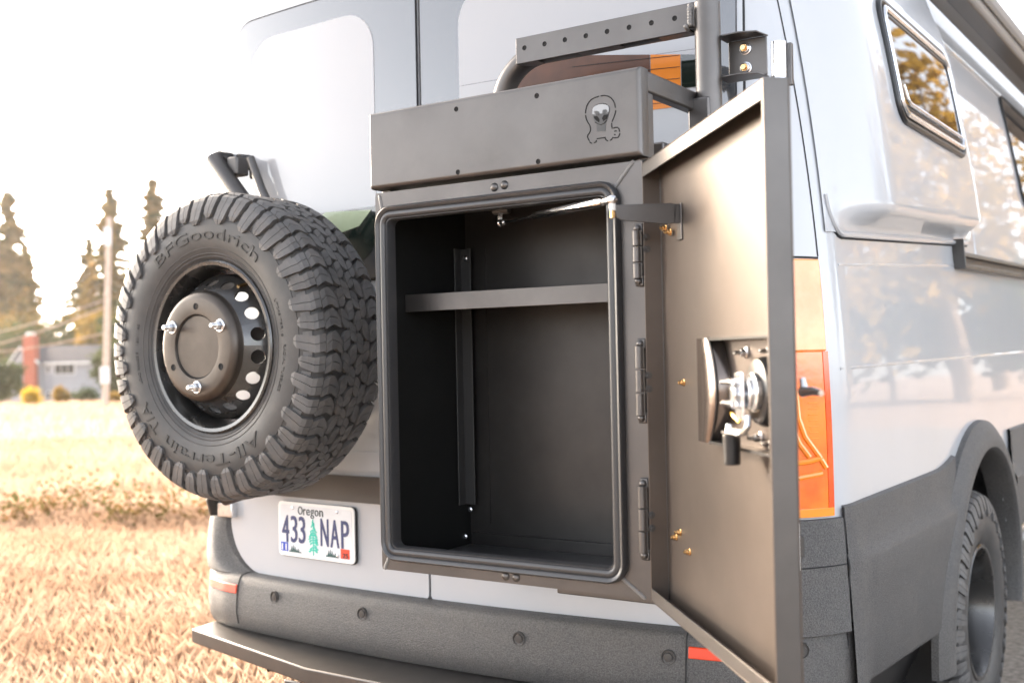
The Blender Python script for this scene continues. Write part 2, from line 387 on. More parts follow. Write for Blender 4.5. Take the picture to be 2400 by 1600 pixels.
def ribbon(pts_fn, n, wdt, off, fn):
    """thin flat band following fn surface; pts_fn(t)->(a,z)"""
    P = [pts_fn(i/n) for i in range(n+1)]; rows = [[], []]
    for i in range(n+1):
        a = P[max(0, i-1)]; b = P[min(n, i+1)]; dx, dz = b[0]-a[0], b[1]-a[1]; l = math.hypot(dx, dz) or 1
        ox, oz = -dz/l*wdt/2, dx/l*wdt/2
        rows[0].append(fn(P[i][0]-ox, P[i][1]-oz, off)); rows[1].append(fn(P[i][0]+ox, P[i][1]+oz, off))
    B = [[fn(P[i][0], P[i][1], off-0.004) for i in range(n+1)]]*2
    return patch(rows, B)

VAN = thing('camper_van', 'pale grey high roof camper van seen from its rear right corner', 'van', (X0, 2.5, 0))
AY, AZ, AR = 1.60, 0.40, 0.535       # wheel arch
# body shell
L90 = RC*math.pi/2
cl = [-0.83+0.83*i/14 for i in range(15)]+[L90*i/10 for i in range(1, 11)]
ys = [0.05*i for i in range(1, 70)]+[3.6+0.3*i for i in range(10)]
cl = cl+[L90+y for y in ys]
zl = [0.50+0.04*i for i in range(53)]
def full_row(z, hw=None):
    h = hwz(z) if hw is None else hw
    r = [body(-1, c, z, 0, hw) for c in reversed(cl)]
    r = [p for p in r if p.x < X0-0.001]
    q = [body(1, c, z, 0, hw) for c in cl]; q = [p for p in q if p.x > X0+0.001]
    return r, q
mb = MB(); rows = []
NC = len(cl)
def brow(z, hw=None):
    h = hwz(z) if hw is None else hw
    left = []; right = []
    for c in cl:
        cc = c if c > 0 else c*(h-RC)/0.83
        left.append(body(-1, cc, z, 0, h)); right.append(body(1, cc, z, 0, h))
    return list(reversed(left))+right[1:]
for z in zl: rows.append(brow(z))
ztop = zl[-1]
for dz, k in ((0.03, .965), (0.055, .92), (0.075, .86), (0.095, .75), (0.11, .5)): rows.append(brow(ztop+dz, hwz(ztop)*k))
mb.grid(rows)
def in_arch(f):
    c = [sum(mb.v[i][k] for i in f)/len(f) for k in range(3)]
    return abs(c[0]) > 0.9 and (c[1]-AY)**2+(c[2]-AZ)**2 < AR**2
mb.f = [f for f in mb.f if not in_arch(f)]
m = len(rows[0]); mb.f.append(tuple((len(rows)-1)*m+i for i in range(m)))
mb.build('body', 'paint', VAN, smooth=50)
# wheel wells and floor
for s in (1, -1):
    mb = MB(); ring = []
    for i in range(21):
        a = R_(-15+210*i/20); ring.append((AY+(AR+0.01)*math.cos(a), AZ+(AR+0.01)*math.sin(a)))
    mb.grid([[(X0+s*0.975, y, z) for y, z in ring], [(X0+s*0.62, y, z) for y, z in ring]])
    n = len(ring); mb.f.append(tuple(range(n, 2*n)))
    mb.build('wheel_well', 'blackp', VAN, smooth=50)
mb = MB(); mb.box(X0-0.86, X0+0.86, 0.12, 6.2, 0.34, 0.46); mb.box(X0-0.7, X0+0.7, 0.4, 6.0, 0.28, 0.34)
mb.build('underbody', 'blackp', VAN)

# rear doors
def door_rows(x0, x1, rbl, rbr): return rr_rows(x0, x1, 0.632, 2.52, rbl, rbr, 0.08, 0.08, 26)
DL = rpatch(door_rows(-0.815, -0.0315, 0.15, 0.012), 0.007, 26, 0.008).build('rear_door', 'paint', VAN, smooth=35, bevel=0.003)
DR = rpatch(door_rows(-0.0245, 0.815, 0.012, 0.15), 0.007, 26, 0.008).build('rear_door', 'paint', VAN, smooth=35, bevel=0.003)
ribbon(lambda t: (-0.028, 0.60+1.95*t), 30, 0.0066, 0.0016, rear).build('door_seam', 'seam', VAN)
ribbon(lambda t: (0.8185, 0.78+1.74*t), 30, 0.0055, 0.0022, rear).build('door_seam', 'seam', VAN)
ribbon(lambda t: (-0.8185, 0.78+1.74*t), 30, 0.0055, 0.0022, rear).build('door_seam', 'seam', VAN)
# glazing
for D, x0, x1, rl in ((DL, -0.765, -0.036, 0.10), (DR, -0.020, 0.800, 0.10)):
    left = D is DL
    R1 = rr_rows(x0, x1, 1.462, 2.235, 0.05, 0.02, 0.02 if left else 0.10, 0.10 if left else 0.02, 20)
    R2 = rr_rows(x0-0.006, x1+0.003, 1.455, 2.241, 0.055, 0.02, 0.025 if left else 0.105, 0.105 if left else 0.025, 20)
    rpatch(R2, 0.0095, 22, 0.006).build('window_gasket', 'seam', D, smooth=30)
    g = rpatch(R1, 0.013, 22, 0.006).build('window_glass', 'frit', D, smooth=30)
    if left:
        rpatch(rr_rows(-0.672, -0.178, 1.650, 2.172, 0.01, 0.01, 0.10, 0.10, 16), 0.0142, 16, 0.001).build('window_blind', 'blind', D, smooth=30)
        rpatch(rr_rows(-0.672, -0.178, 1.505, 1.649, 0.08, 0.08, 0.0, 0.0, 10), 0.0142, 12, 0.001).build('clear_glass', 'glassdark', D, smooth=30)
        q = [onY(*p, 0) for p in ((742, 495), (752, 488), (860, 483), (858, 486), (832, 520), (760, 545), (742, 545))]
        MB().add([rear(v.x, v.z, 0.016) for v in q], [tuple(range(len(q)))]).build('cushion', 'greenc', D, smooth=0)
    else:
        rpatch(rr_rows(0.100, 0.735, 1.925, 2.172, 0.0, 0.0, 0.06, 0.10, 12), 0.0142, 16, 0.001).build('window_blind', 'blind', D, smooth=30)
        zr = rr_rows(0.100, 0.735, 1.505, 1.924, 0.08, 0.08, 0.0, 0.0, 12)
        rpatch(zr, 0.0142, 16, 0.001).build('clear_glass', 'blind', D, smooth=30)
        def bandz(x): return 1.955-0.045*(x-0.40)/0.33 if x > 0.40 else 1.955-0.9*(0.40-x)**1.6
        def strip(xa, xb, z0, mat, nm, off=0.0155, n=14):
            rows = [[rear(xa+(xb-xa)*i/n, bandz(xa+(xb-xa)*i/n)-(bandz(xa+(xb-xa)*i/n)-z0)*k/4, off) for i in range(n+1)] for k in range(5)]
            MB().grid(rows).build(nm, mat, D, smooth=0)
        strip(0.27, 0.612, 1.80, 'brownc', 'curtain'); strip(0.614, 0.684, 1.80, 'orange', 'curtain'); strip(0.686, 0.735, 1.84, 'glassdark', 'curtain_gap')
        for k in range(5):
            z = 1.925-0.026*k; ribbon(lambda t: (0.42+0.262*t, z-0.010*t), 8, 0.0012, 0.0166, rear).build('heater_wire', 'seam', D, smooth=0)
# garnish strip below the left window, door handle
rpatch(rr_rows(-0.60, -0.13, 0.866, 0.936, 0.012, 0.012, 0.06, 0.02, 8), 0.019, 16, 0.012).build('number_plate_garnish', 'cladsmooth', DL, smooth=30, bevel=0.004)
rpatch(rr_rows(-0.60, -0.13, 0.950, 1.00, 0.0, 0.0, 0.02, 0.02, 6), 0.010, 12, 0.004).build('door_ridge', 'paint', DL, smooth=30, bevel=0.002)
# pillars seams beside lights
for s in (1, -1):
    fn = lambda c, z, off, s=s: body(s, c, z, off)
    ribbon(lambda t: (0.186, 1.455+1.0*t), 20, 0.0030, 0.0012, fn).build('pillar_seam', 'seam', VAN)
    ribbon(lambda t: (-0.04+0.226*t, 1.456-0.004*t), 14, 0.0045, 0.0012, fn).build('lamp_seam', 'seam', VAN)
    # tail light
    T = sub('tail_light', VAN)
    tag(T, 'tall orange red tail light wrapping the van corner')
    ns, nz = 12, 24
    def tl(c0, c1, z0, z1, off, th, nc=12, nz=18, f=fn):
        F = [[f(c0+(c1-c0)*k/nc, z0+(z1-z0)*i/nz, off) for k in range(nc+1)] for i in range(nz+1)]
        B = [[f(c0+(c1-c0)*k/nc, z0+(z1-z0)*i/nz, off-th) for k in range(nc+1)] for i in range(nz+1)]
        return patch(F, B)
    tl(-0.045, 0.183, 1.245, 1.449, 0.0082, 0.012).build('clear_lens', 'lensclear', T, smooth=35, bevel=0.004)
    tl(-0.045, 0.183, 0.885, 1.2452, 0.008, 0.012).build('lower_lens', 'lens', T, smooth=35, bevel=0.002)
    tl(0.170, 0.184, 0.884, 1.245, 0.0092, 0.004).build('lens_edge', 'lensdeep', T, smooth=35)
    tl(-0.045, 0.183, 0.884, 0.902, 0.0098, 0.004).build('lens_edge', 'lensrib', T, smooth=35)
    for pts in (((0.105, 1.16), (0.108, 1.10), (0.120, 1.06), (0.150, 1.015), (0.165, 0.99)), ((0.06, 0.995), (0.08, 1.0), (0.13, 1.006), (0.155, 1.012)), ((0.03, 0.915), (0.05, 0.945), (0.09, 0.968), (0.155, 0.978)), ((0.085, 1.16), (0.09, 1.09), (0.108, 1.045), (0.128, 1.015))):
        P = [fn(a, z, 0.0085) for a, z in pts]
        MB().tube(P, 0.0065, 8).build('light_guide', 'lensrib', T)
    for k in range(9):
        z = 1.055+0.013*k
        MB().tube([fn(0.130+0.02*i/3, z, 0.0085) for i in range(4)], 0.0014, 5).build('lens_rib', 'lensrib', T)

# bumper
BH = hwz(0.62)
def bfade(c): return 1.0 if c < -0.06 else max(0.30, 1-3.6*(c+0.06))
def bump_row(off, z, n=80, ca=0.34, lim=None):
    cmin = -(BH-RC); tot = ca-cmin; out = []
    for s in (-1, 1):
        r = []
        for i in range(n//2+1):
            c = cmin+tot*i/(n//2); r.append(body(s, c, z, off*bfade(c), BH))
        out.append(r)
    return list(reversed(out[0]))+out[1][1:]
prof = [(-0.02, 0.634), (0.004, 0.634), (0.022, 0.6325), (0.040, 0.629), (0.049, 0.620), (0.053, 0.604), (0.060, 0.560), (0.062, 0.525), (0.055, 0.492), (0.040, 0.472), (-0.03, 0.460)]
BUMP = MB().grid([bump_row(o, z) for o, z in prof]).build('bumper', 'clad', VAN, smooth=40)
tag(BUMP, 'grainy dark grey plastic rear bumper')
def bface(x, z, off=0):
    t = x-X0; s = 1 if t >= 0 else -1
    return body(s, abs(t)-(BH-RC), z, 0.0590+off+(0.565-z)*0.16, BH)
def bnorm(x, z): 
    a = bface(x+.002, z); b = bface(x-.002, z); d = (a-b).normalized(); return d.cross(Vector((0, 0, 1))).normalized()
for x, z in ((-0.555, 0.588), (-0.215, 0.583), (0.268, 0.577), (0.640, 0.575)):
    p = bface(x, z); nn = bnorm(x, z); nn = nn if nn.y < 0 else -nn
    o = MB().lathe([(0.0001, 0.0035), (0.006, 0.0035), (0.0095, 0.003), (0.0105, 0.0), (0.0135, 0.0), (0.0150, 0.003), (0.0165, 0.003), (0.018, -0.004)], p, nn.cross(Vector((0, 0, 1))), Vector((0, 0, 1)), nn, 20)
    o.build('parking_sensor', 'cladsmooth', BUMP)
# seams and reflectors of the bumper
for s in (-1, 1):
    xs = X0+s*0.70
    pts = []
    for (o, z) in prof[1:-2]:
        c = abs(xs-X0)-(BH-RC); pts.append(body(s, c-(0.635-z)*0.25*0, z, o+0.0004, BH))
    MB().tube(pts, 0.0018, 5).build('bumper_seam', 'seam', BUMP)
    F = []; B = []
    for zz, oo in ((0.603, 0.0531), (0.578, 0.0571)):
        F.append([body(s, c, zz, oo*bfade(c)+0.0035, BH) for c in [-0.118+0.155*i/12 for i in range(13)]])
        B.append([body(s, c, zz, oo*bfade(c)-0.005, BH) for c in [-0.118+0.155*i/12 for i in range(13)]])
    patch(F, B).build('reflector', 'reflector', BUMP, smooth=30, bevel=0.002)
# bumper corners rising beside the doors
def coff(u, v):      # u along the corner 0..1, v height 0..1
    return 0.010+0.020*(1-v)*min(1, u*4)+0.014*math.sin(math.pi*min(1, max(0, (u-0.05)/0.6)))*(1-v)
for s in (-1, 1):
    zt = 0.842 if s < 0 else 0.878
    nz, nc = 14, 24; F = []; B = []
    def crow(z, lift=0.0, u0=0.0):
        d = z-0.632; cut = 0.15-math.sqrt(max(0, 0.15**2-(0.15-max(0, min(d, 0.15)))**2)) if d < 0.15 else 0
        x_in = 0.8185-cut+(0.02 if s > 0 else -0.002)
        c0 = x_in-(hwz(z)-RC); c1 = c_of_y(0.199, z)
        return [body(s, c0+(c1-c0)*(u0+(1-u0)*k/nc), z, coff(u0+(1-u0)*k/nc, (z-0.628)/(zt-0.628))+lift) for k in range(nc+1)]
    for i in range(nz+1):
        z = 0.628+(zt-0.628)*i/nz; F.append(crow(z)); B.append([p+(Vector((X0, 0.6, p.z))-p).normalized()*0.03 for p in crow(z)])
    CO = patch(F, B).build('bumper_corner', 'clad', VAN, smooth=40, bevel=0.003)
    if s > 0: MB().tube(crow(0.776, 0.0002, 0.45), 0.0016, 6).build('bumper_seam', 'seam', CO)
pw = body(1, 0.085, 0.825, 0.02); nw = (body(1, .085, .825, .1)-body(1, .085, .825, 0)).normalized(); tw = Vector((0, 0, 1)).cross(nw)
SO = MB().fbox(pw, tw, Vector((0, 0, 1)), nw, -0.022, 0.016, -0.052, 0.052, -0.02, 0.014).build('socket_cover', 'white', VAN, bevel=0.004)
MB().fbox(pw, tw, Vector((0, 0, 1)), nw, 0.016, 0.026, -0.022, 0.022, -0.01, 0.010).build('cover_latch', 'cladsmooth', SO, bevel=0.002)
p = bface(0.93, 0.602, -0.03); nn = Vector((0.75, -0.66, 0))
MB().lathe([(0.0001, 0.003), (0.009, 0.003), (0.0105, 0.0), (0.0135, 0.0), (0.0155, 0.003), (0.018, -0.004)], body(1, 0.10, 0.602, 0.032), nn.cross(Vector((0, 0, 1))), Vector((0, 0, 1)), nn, 20).build('parking_sensor', 'cladsmooth', VAN)

# side cladding both sides
for s in (1, -1):
    cp = [(0.905, -0.006), (0.898, 0.012), (0.85, 0.015), (0.800, 0.018), (0.783, 0.030), (0.770, 0.034), (0.70, 0.030), (0.60, 0.024), (0.505, 0.020), (0.490, 0.012), (0.47, -0.03)]
    ny = 44; rows = []
    for k, (z, off) in enumerate(cp):
        row = []
        for i in range(ny+1):
            y = 0.205+1.02*i/ny
            zz = z
            if z > 0.88: zz += 0.02*max(0, (y-1.0)/0.2)**2
            if z < 0.6: zz -= 0.055*((y-0.2)/1.0)
            row.append(side(y, zz, off if z > 0.9 else off+(coff(1, (zz-0.628)/0.25)-0.001-off)*max(0, 1-(y-0.205)/0.14), s))
        rows.append(row)
    # cut at the arch
    mb = MB().grid(rows); mb.f = [f for f in mb.f if (sum(mb.v[i][1] for i in f)/4-AY)**2+(sum(mb.v[i][2] for i in f)/4-AZ)**2 > (AR-0.01)**2]
    mb.build('side_cladding', 'clad', VAN, smooth=35)
    MB().tube([side(0.202, z, off*0.6, s) for z, off in cp[1:-1]], 0.003, 6).build('cladding_seam', 'seam', VAN)
    rows = []
    for (z, off) in ((0.95, -0.006), (0.943, 0.012), (0.80, 0.018), (0.775, 0.034), (0.62, 0.026), (0.56, 0.012), (0.55, -0.03)):
        rows.append([side(2.10+4.0*i/12, z, off, s) for i in range(13)])
    MB().grid(rows).build('side_cladding', 'clad', VAN, smooth=35)
    # arch flare
    rows = []
    for (dr, off) in ((0.075, -0.004), (0.073, 0.016), (0.045, 0.034), (0.012, 0.046), (-0.012, 0.044), (-0.022, 0.030), (-0.022, -0.05)):
        row = []
        for i in range(37):
            a = R_(-8+196*i/36); rr = AR+dr; y = AY+rr*math.cos(a); z = AZ+rr*math.sin(a)
            row.append(side(y, z, off, s))
        rows.append(row)
    MB().grid(rows).build('arch_flare', 'clad', VAN, smooth=40)
    MB().add([(X0+s*0.965, 1.075, 0.50), (X0+s*0.72, 1.075, 0.50), (X0+s*0.72, 1.10, 0.16), (X0+s*0.955, 1.10, 0.16), (X0+s*0.965, 1.083, 0.50), (X0+s*0.72, 1.083, 0.50), (X0+s*0.72, 1.108, 0.16), (X0+s*0.955, 1.108, 0.16)],
             [(0, 1, 2, 3), (7, 6, 5, 4), (0, 3, 7, 4), (1, 5, 6, 2), (0, 4, 5, 1), (3, 2, 6, 7)]).build('mud_flap', 'cladsmooth', VAN)
    rows = [[Vector((X0+s*(0.955-0.05*j), 0.24+0.86*i/8, 0.47-0.05*i/8-0.10*j)) for i in range(9)] for j in range(3)]
    MB().grid(rows).build('splash_panel', 'blackp', VAN, smooth=40)
    MB().tube([(X0+s*0.985, 2.16+0.4*i, 0.565) for i in range(9)], 0.030, 12).build('side_step', 'zinc', VAN)

# window pod on the right side
def sstep(a, b, x):
    t = min(1, max(0, (x-a)/(b-a))); return t*t*(3-2*t)
def pod_off(y, z):
    zb = 1.512+0.055*(y-0.2)
    return 0.004+0.076*sstep(0.205, 0.52, y)**0.8*(1-sstep(1.50, 1.72, y))*sstep(zb, zb+0.065, z)*(1-0.35*sstep(2.15, 2.45, z))
def pod(y, z, off=0.0): return side(y, z, pod_off(y, z)+off, 1)
rows = []
for j in range(46):
    r = []
    for i in range(60):
        y = 0.20+1.56*i/59; zb = 1.512+0.055*(y-0.2); r.append(pod(y, zb+(2.46-zb)*(j/45)**1.25))
    rows.append(r)
MB().grid(rows).build('window_pod', 'paint', VAN, smooth=60)
def podlip(t): 
    if t < 0.12: return (0.215+0.075*(t/0.12)**2, 1.60-0.085*math.sin(t/0.12*math.pi/2))
    y = 0.29+1.35*(t-0.12)/0.88; return (y, 1.515+0.055*(y-0.29))
P = [podlip(i/50) for i in range(51)]
MB().tube([side(y, z-0.002, 0.006) for y, z in P], 0.007, 8).build('pod_lip', 'paint', VAN)
MB().tube([side(y, z-0.011, 0.001) for y, z in P], 0.0028, 6).build('pod_seam', 'seam', VAN)
MB().tube([side(0.25+1.2*i/20, 1.440+0.055*(1.2*i/20), -0.0025) for i in range(21)], 0.0045, 8).build('body_crease', 'paint', VAN)
MB().tube([side(0.22+2.6*i/30, 1.205+0.02*i/30, -0.0042) for i in range(31)], 0.0060, 8).build('body_crease', 'paint', VAN)
WP = rrect(0.665, 1.40, 1.842, 2.150, 0.05, 6)
def wloop(g, off): 
    q = rrect(0.665+g, 1.40-g, 1.842+g, 2.150-g, 0.05-g*0.5, 6); return [pod(a, b, off) for a, b in q]
SW = sub('side_window', VAN)
for g, off, r, mt in ((-0.008, 0.003, 0.009, 'blackp'), (0.012, 0.009, 0.009, 'zinc'), (0.030, 0.006, 0.007, 'blackp')):
    MB().tube(wloop(g, off), r, 8, closed=True).build('window_frame', mt, SW)
mb = MB(); n0 = 12
rr = rr_rows(0.69, 1.375, 1.867, 2.125, .04, .04, .04, .04, 10)
rpatch(rr, 0.009, 12, 0.004, fn=lambda y, z, o: pod(y, z, o)).build('window_glass', 'mirror', SW, smooth=30)
MB().tube([pod(0.71, 1.93, 0.014), pod(0.722, 1.895, 0.016), pod(0.75, 1.885, 0.016), pod(1.34, 1.885, 0.016)], 0.005, 8).build('window_handle', 'zinc', SW)
# forward side window, rail, awning
rpatch(rr_rows(2.93, 4.3, 1.86, 2.32, .06, .06, .06, .06, 10), 0.006, 12, 0.006, fn=side).build('side_glass', 'mirror', VAN, smooth=30)
MB().tube([side(a, b, 0.004) for a, b in rrect(2.92, 4.31, 1.85, 2.33, .07, 6)], 0.008, 8, closed=True).build('glass_gasket', 'seam', VAN)
P = [side(1.80, 1.75, -0.002), side(1.80, 2.0, -0.002), side(1.80, 2.30, -0.002)]
MB().tube([side(1.78, 1.56+0.8*i/12, -0.001) for i in range(13)], 0.004, 6).build('body_crease', 'paint', VAN)
MB().tube([side(1.2+2.0*i/20, 2.33, 0.001) for i in range(21)], 0.010, 8).build('roof_gutter', 'paint', VAN)
RA = sub('side_rail', VAN)
def rail(off0, off1, z0, z1, y0, y1, mat, nm):
    p = [side(y0, z0, off0), side(y1, z0+0.04, off0), side(y1, z0+0.04, off1), side(y0, z0, off1), side(y0, z1, off0), side(y1, z1+0.04, off0), side(y1, z1+0.04, off1), side(y0, z1, off1)]
    MB().hexa(p).build(nm, mat, RA, bevel=0.002)
rail(0.0, 0.014, 1.493, 1.545, 1.44, 3.6, 'powder', 'rail_base'); rail(0.014, 0.034, 1.531, 1.545, 1.44, 3.6, 'cladsmooth', 'rail_flange'); rail(0.014, 0.034, 1.493, 1.506, 1.44, 3.6, 'hub', 'rail_flange'); rail(0.0, 0.036, 1.490, 1.548, 1.425, 1.439, 'cladsmooth', 'rail_end')
AW = thing('awning', 'long black roll out awning case along the roof edge of the van', 'awning', (0.9, 3.4, 2.42))
MB().box(0.83, 0.955, 1.55, 5.4, 2.425, 2.56).build('awning_case', 'case', AW, bevel=0.02, seg=4)
MB().box(0.90, 0.962, 1.56, 5.39, 2.405, 2.423).build('awning_rail', 'blackp', AW, bevel=0.004)
MB().box(0.956, 0.963, 1.56, 5.39, 2.47, 2.50).build('awning_strip', 'cladsmooth', AW, bevel=0.002)
# ------------------------------------------------------------------ number plate
pc = rear(-0.425, 0.776, 0.014); px_ = (rear(-0.30, 0.776, 0.014)-rear(-0.55, 0.776, 0.014)).normalized(); pz_ = Vector((0, 0, 1)); py_ = px_.cross(pz_).normalized()
if py_.y > 0: py_ = -py_
PL = MB().prism(rrect(-0.1525, 0.1525, -0.0762, 0.0762, 0.014, 5), pc, px_, pz_, py_, 0.0, 0.004).build('number_plate', 'plateedge', VAN, bevel=0.0008)
tag(PL, 'white Oregon number plate with green fir tree and navy characters')
MB().prism(rrect(-0.1535, 0.1555, -0.0785, 0.0765, 0.016, 5), pc, px_, pz_, py_, -0.005, -0.0005).build('plate_backing', 'blackp', PL)
MB().prism(rrect(-0.144, 0.144, -0.068, 0.068, 0.010, 5), pc, px_, pz_, py_, 0.0036, 0.0046).build('plate_field', 'plate', PL)
pf = lambda x, y, z: pc+px_*x+pz_*y+py_*(0.0048+z)
def ptext(s, x0, x1, y0, y1, mat, nm='lettering', h=0.0012, lift=0.0, fat=0.0):
    mb = MB(); text_solid(mb, s, lambda x, y, z: pf(x, y, z+lift), x0, x1, y0, y1, h)
    if fat:
        text_solid(mb, s, lambda x, y, z: pf(x+fat, y, z+lift-0.0001), x0, x1, y0, y1, h)
    return mb.build(nm, mat, PL, smooth=0)
for ch, a, b in (('4', -0.136, -0.108), ('3', -0.099, -0.074), ('3', -0.066, -0.041)): ptext(ch, a, b, -0.037, 0.038, 'navy', fat=0.002)
for ch, a, b in (('N', 0.022, 0.052), ('A', 0.061, 0.093), ('P', 0.103, 0.131)): ptext(ch, a, b, -0.037, 0.038, 'navy', fat=0.002)
for ch, a, b, c, d in (('O', -0.068, -0.049, 0.043, 0.066), ('r', -0.046, -0.036, 0.043, 0.060), ('e', -0.034, -0.020, 0.043, 0.060), ('g', -0.017, -0.003, 0.035, 0.060), ('o', 0.000, 0.015, 0.043, 0.060), ('n', 0.019, 0.033, 0.043, 0.060)): ptext(ch, a, b, c, d, 'ink')
ptext('', 0, 0, 0, 0, 'ink') if False else None
MB().prism([(-0.142, -0.063), (-0.112, -0.063), (-0.112, -0.038), (-0.142, -0.038)], pc, px_, pz_, py_, 0.0047, 0.0054).build('month_sticker', 'blue', PL)
ptext('11', -0.137, -0.118, -0.060, -0.042, 'white', lift=0.0007, fat=0.0015)
MB().prism([(0.100, -0.064), (0.134, -0.064), (0.134, -0.038), (0.100, -0.038)], pc, px_, pz_, py_, 0.0047, 0.0054).build('year_sticker', 'redst', PL)
ptext('25', 0.108, 0.128, -0.062, -0.049, 'ink', lift=0.0007, fat=0.001)
mb = MB()
rt = random.Random(3)
mb.prism([(-0.0015, -0.066), (0.0015, -0.066), (0.0008, 0.034), (-0.0008, 0.034)], pc+px_*-0.008, px_, pz_, py_, 0.0046, 0.0056)
for k in range(13):
    y = 0.030-0.0068*k; wd = 0.006+0.0150*min(1, k/8)+rt.uniform(-.002, .003)
    if k > 10: wd = 0.020
    for s in (-1, 1):
        if rt.random() < 0.12: continue
        a = wd*rt.uniform(.75, 1.15); dr = -0.004-0.001*rt.random()
        mb.prism([(0, 0.003), (s*a*0.5, 0.001+rt.uniform(-.001, .002)), (s*a, dr), (s*a*0.7, dr-0.0025), (s*a*0.3, -0.0012), (0, -0.003)][::s], pc+px_*-0.008+pz_*y, px_, pz_, py_, 0.0046, 0.0055+0.00003*k)
mb.build('fir_emblem', 'teal', PL, smooth=0)
for x0 in (-0.104, 0.045):
    mb = MB()
    for i, (dx, h, wd) in enumerate(((0, .006, .008), (.007, .018, .009), (.014, .021, .009), (.021, .017, .009), (.028, .010, .010), (.035, .012, .009), (.042, .004, .012))):
        mb.prism([(x0+dx-wd/2, -0.064), (x0+dx+wd/2, -0.064), (x0+dx, -0.064+h)], pc, px_, pz_, py_, 0.0046, 0.0054+0.00004*i)
    mb.build('mountain_emblem', 'pine', PL, smooth=0)
for x, y in ((-0.089, 0.060), (0.089, 0.060), (0.089, -0.058)):
    MB().lathe([(0.0001, 0.003), (0.003, 0.0028), (0.0045, 0.0015), (0.0048, 0.0)], pf(x, y, 0), px_, pz_, py_, 12).build('plate_screw', 'zinc', PL)

# ------------------------------------------------------------------ wheels
TP = [(0, .379), (.05, .3785), (.085, .3755), (.102, .367), (.112, .353), (.119, .336), (.124, .315), (.126, .29), (.124, .265), (.117, .24), (.106, .216), (.095, .205)]
_ts = [0.0]
for i in range(1, len(TP)): _ts.append(_ts[-1]+math.hypot(TP[i][0]-TP[i-1][0], TP[i][1]-TP[i-1][1]))
def tprof(s):
    a = abs(s); g = -1 if s < 0 else 1
    w_ = float(np.interp(a, _ts, [p[0] for p in TP])); r_ = float(np.interp(a, _ts, [p[1] for p in TP])); return g*w_, r_
def tsurf(phi, s, h):
    w0, r0 = tprof(s); w1, r1 = tprof(s+0.004); w2, r2 = tprof(s-0.004)
    dw, dr = w1-w2, r1-r2; l = math.hypot(dw, dr); nw, nr = -dr/l, dw/l
    r = r0+nr*h; w_ = w0+nw*h
    return Vector((r*math.cos(phi), r*math.sin(phi), w_))
def side_w(r):
    rs = [p[1] for p in TP[3:]][::-1]; wsx = [p[0] for p in TP[3:]][::-1]; return float(np.interp(r, rs, wsx))
NL = 46; PITCH = 2*math.pi/NL
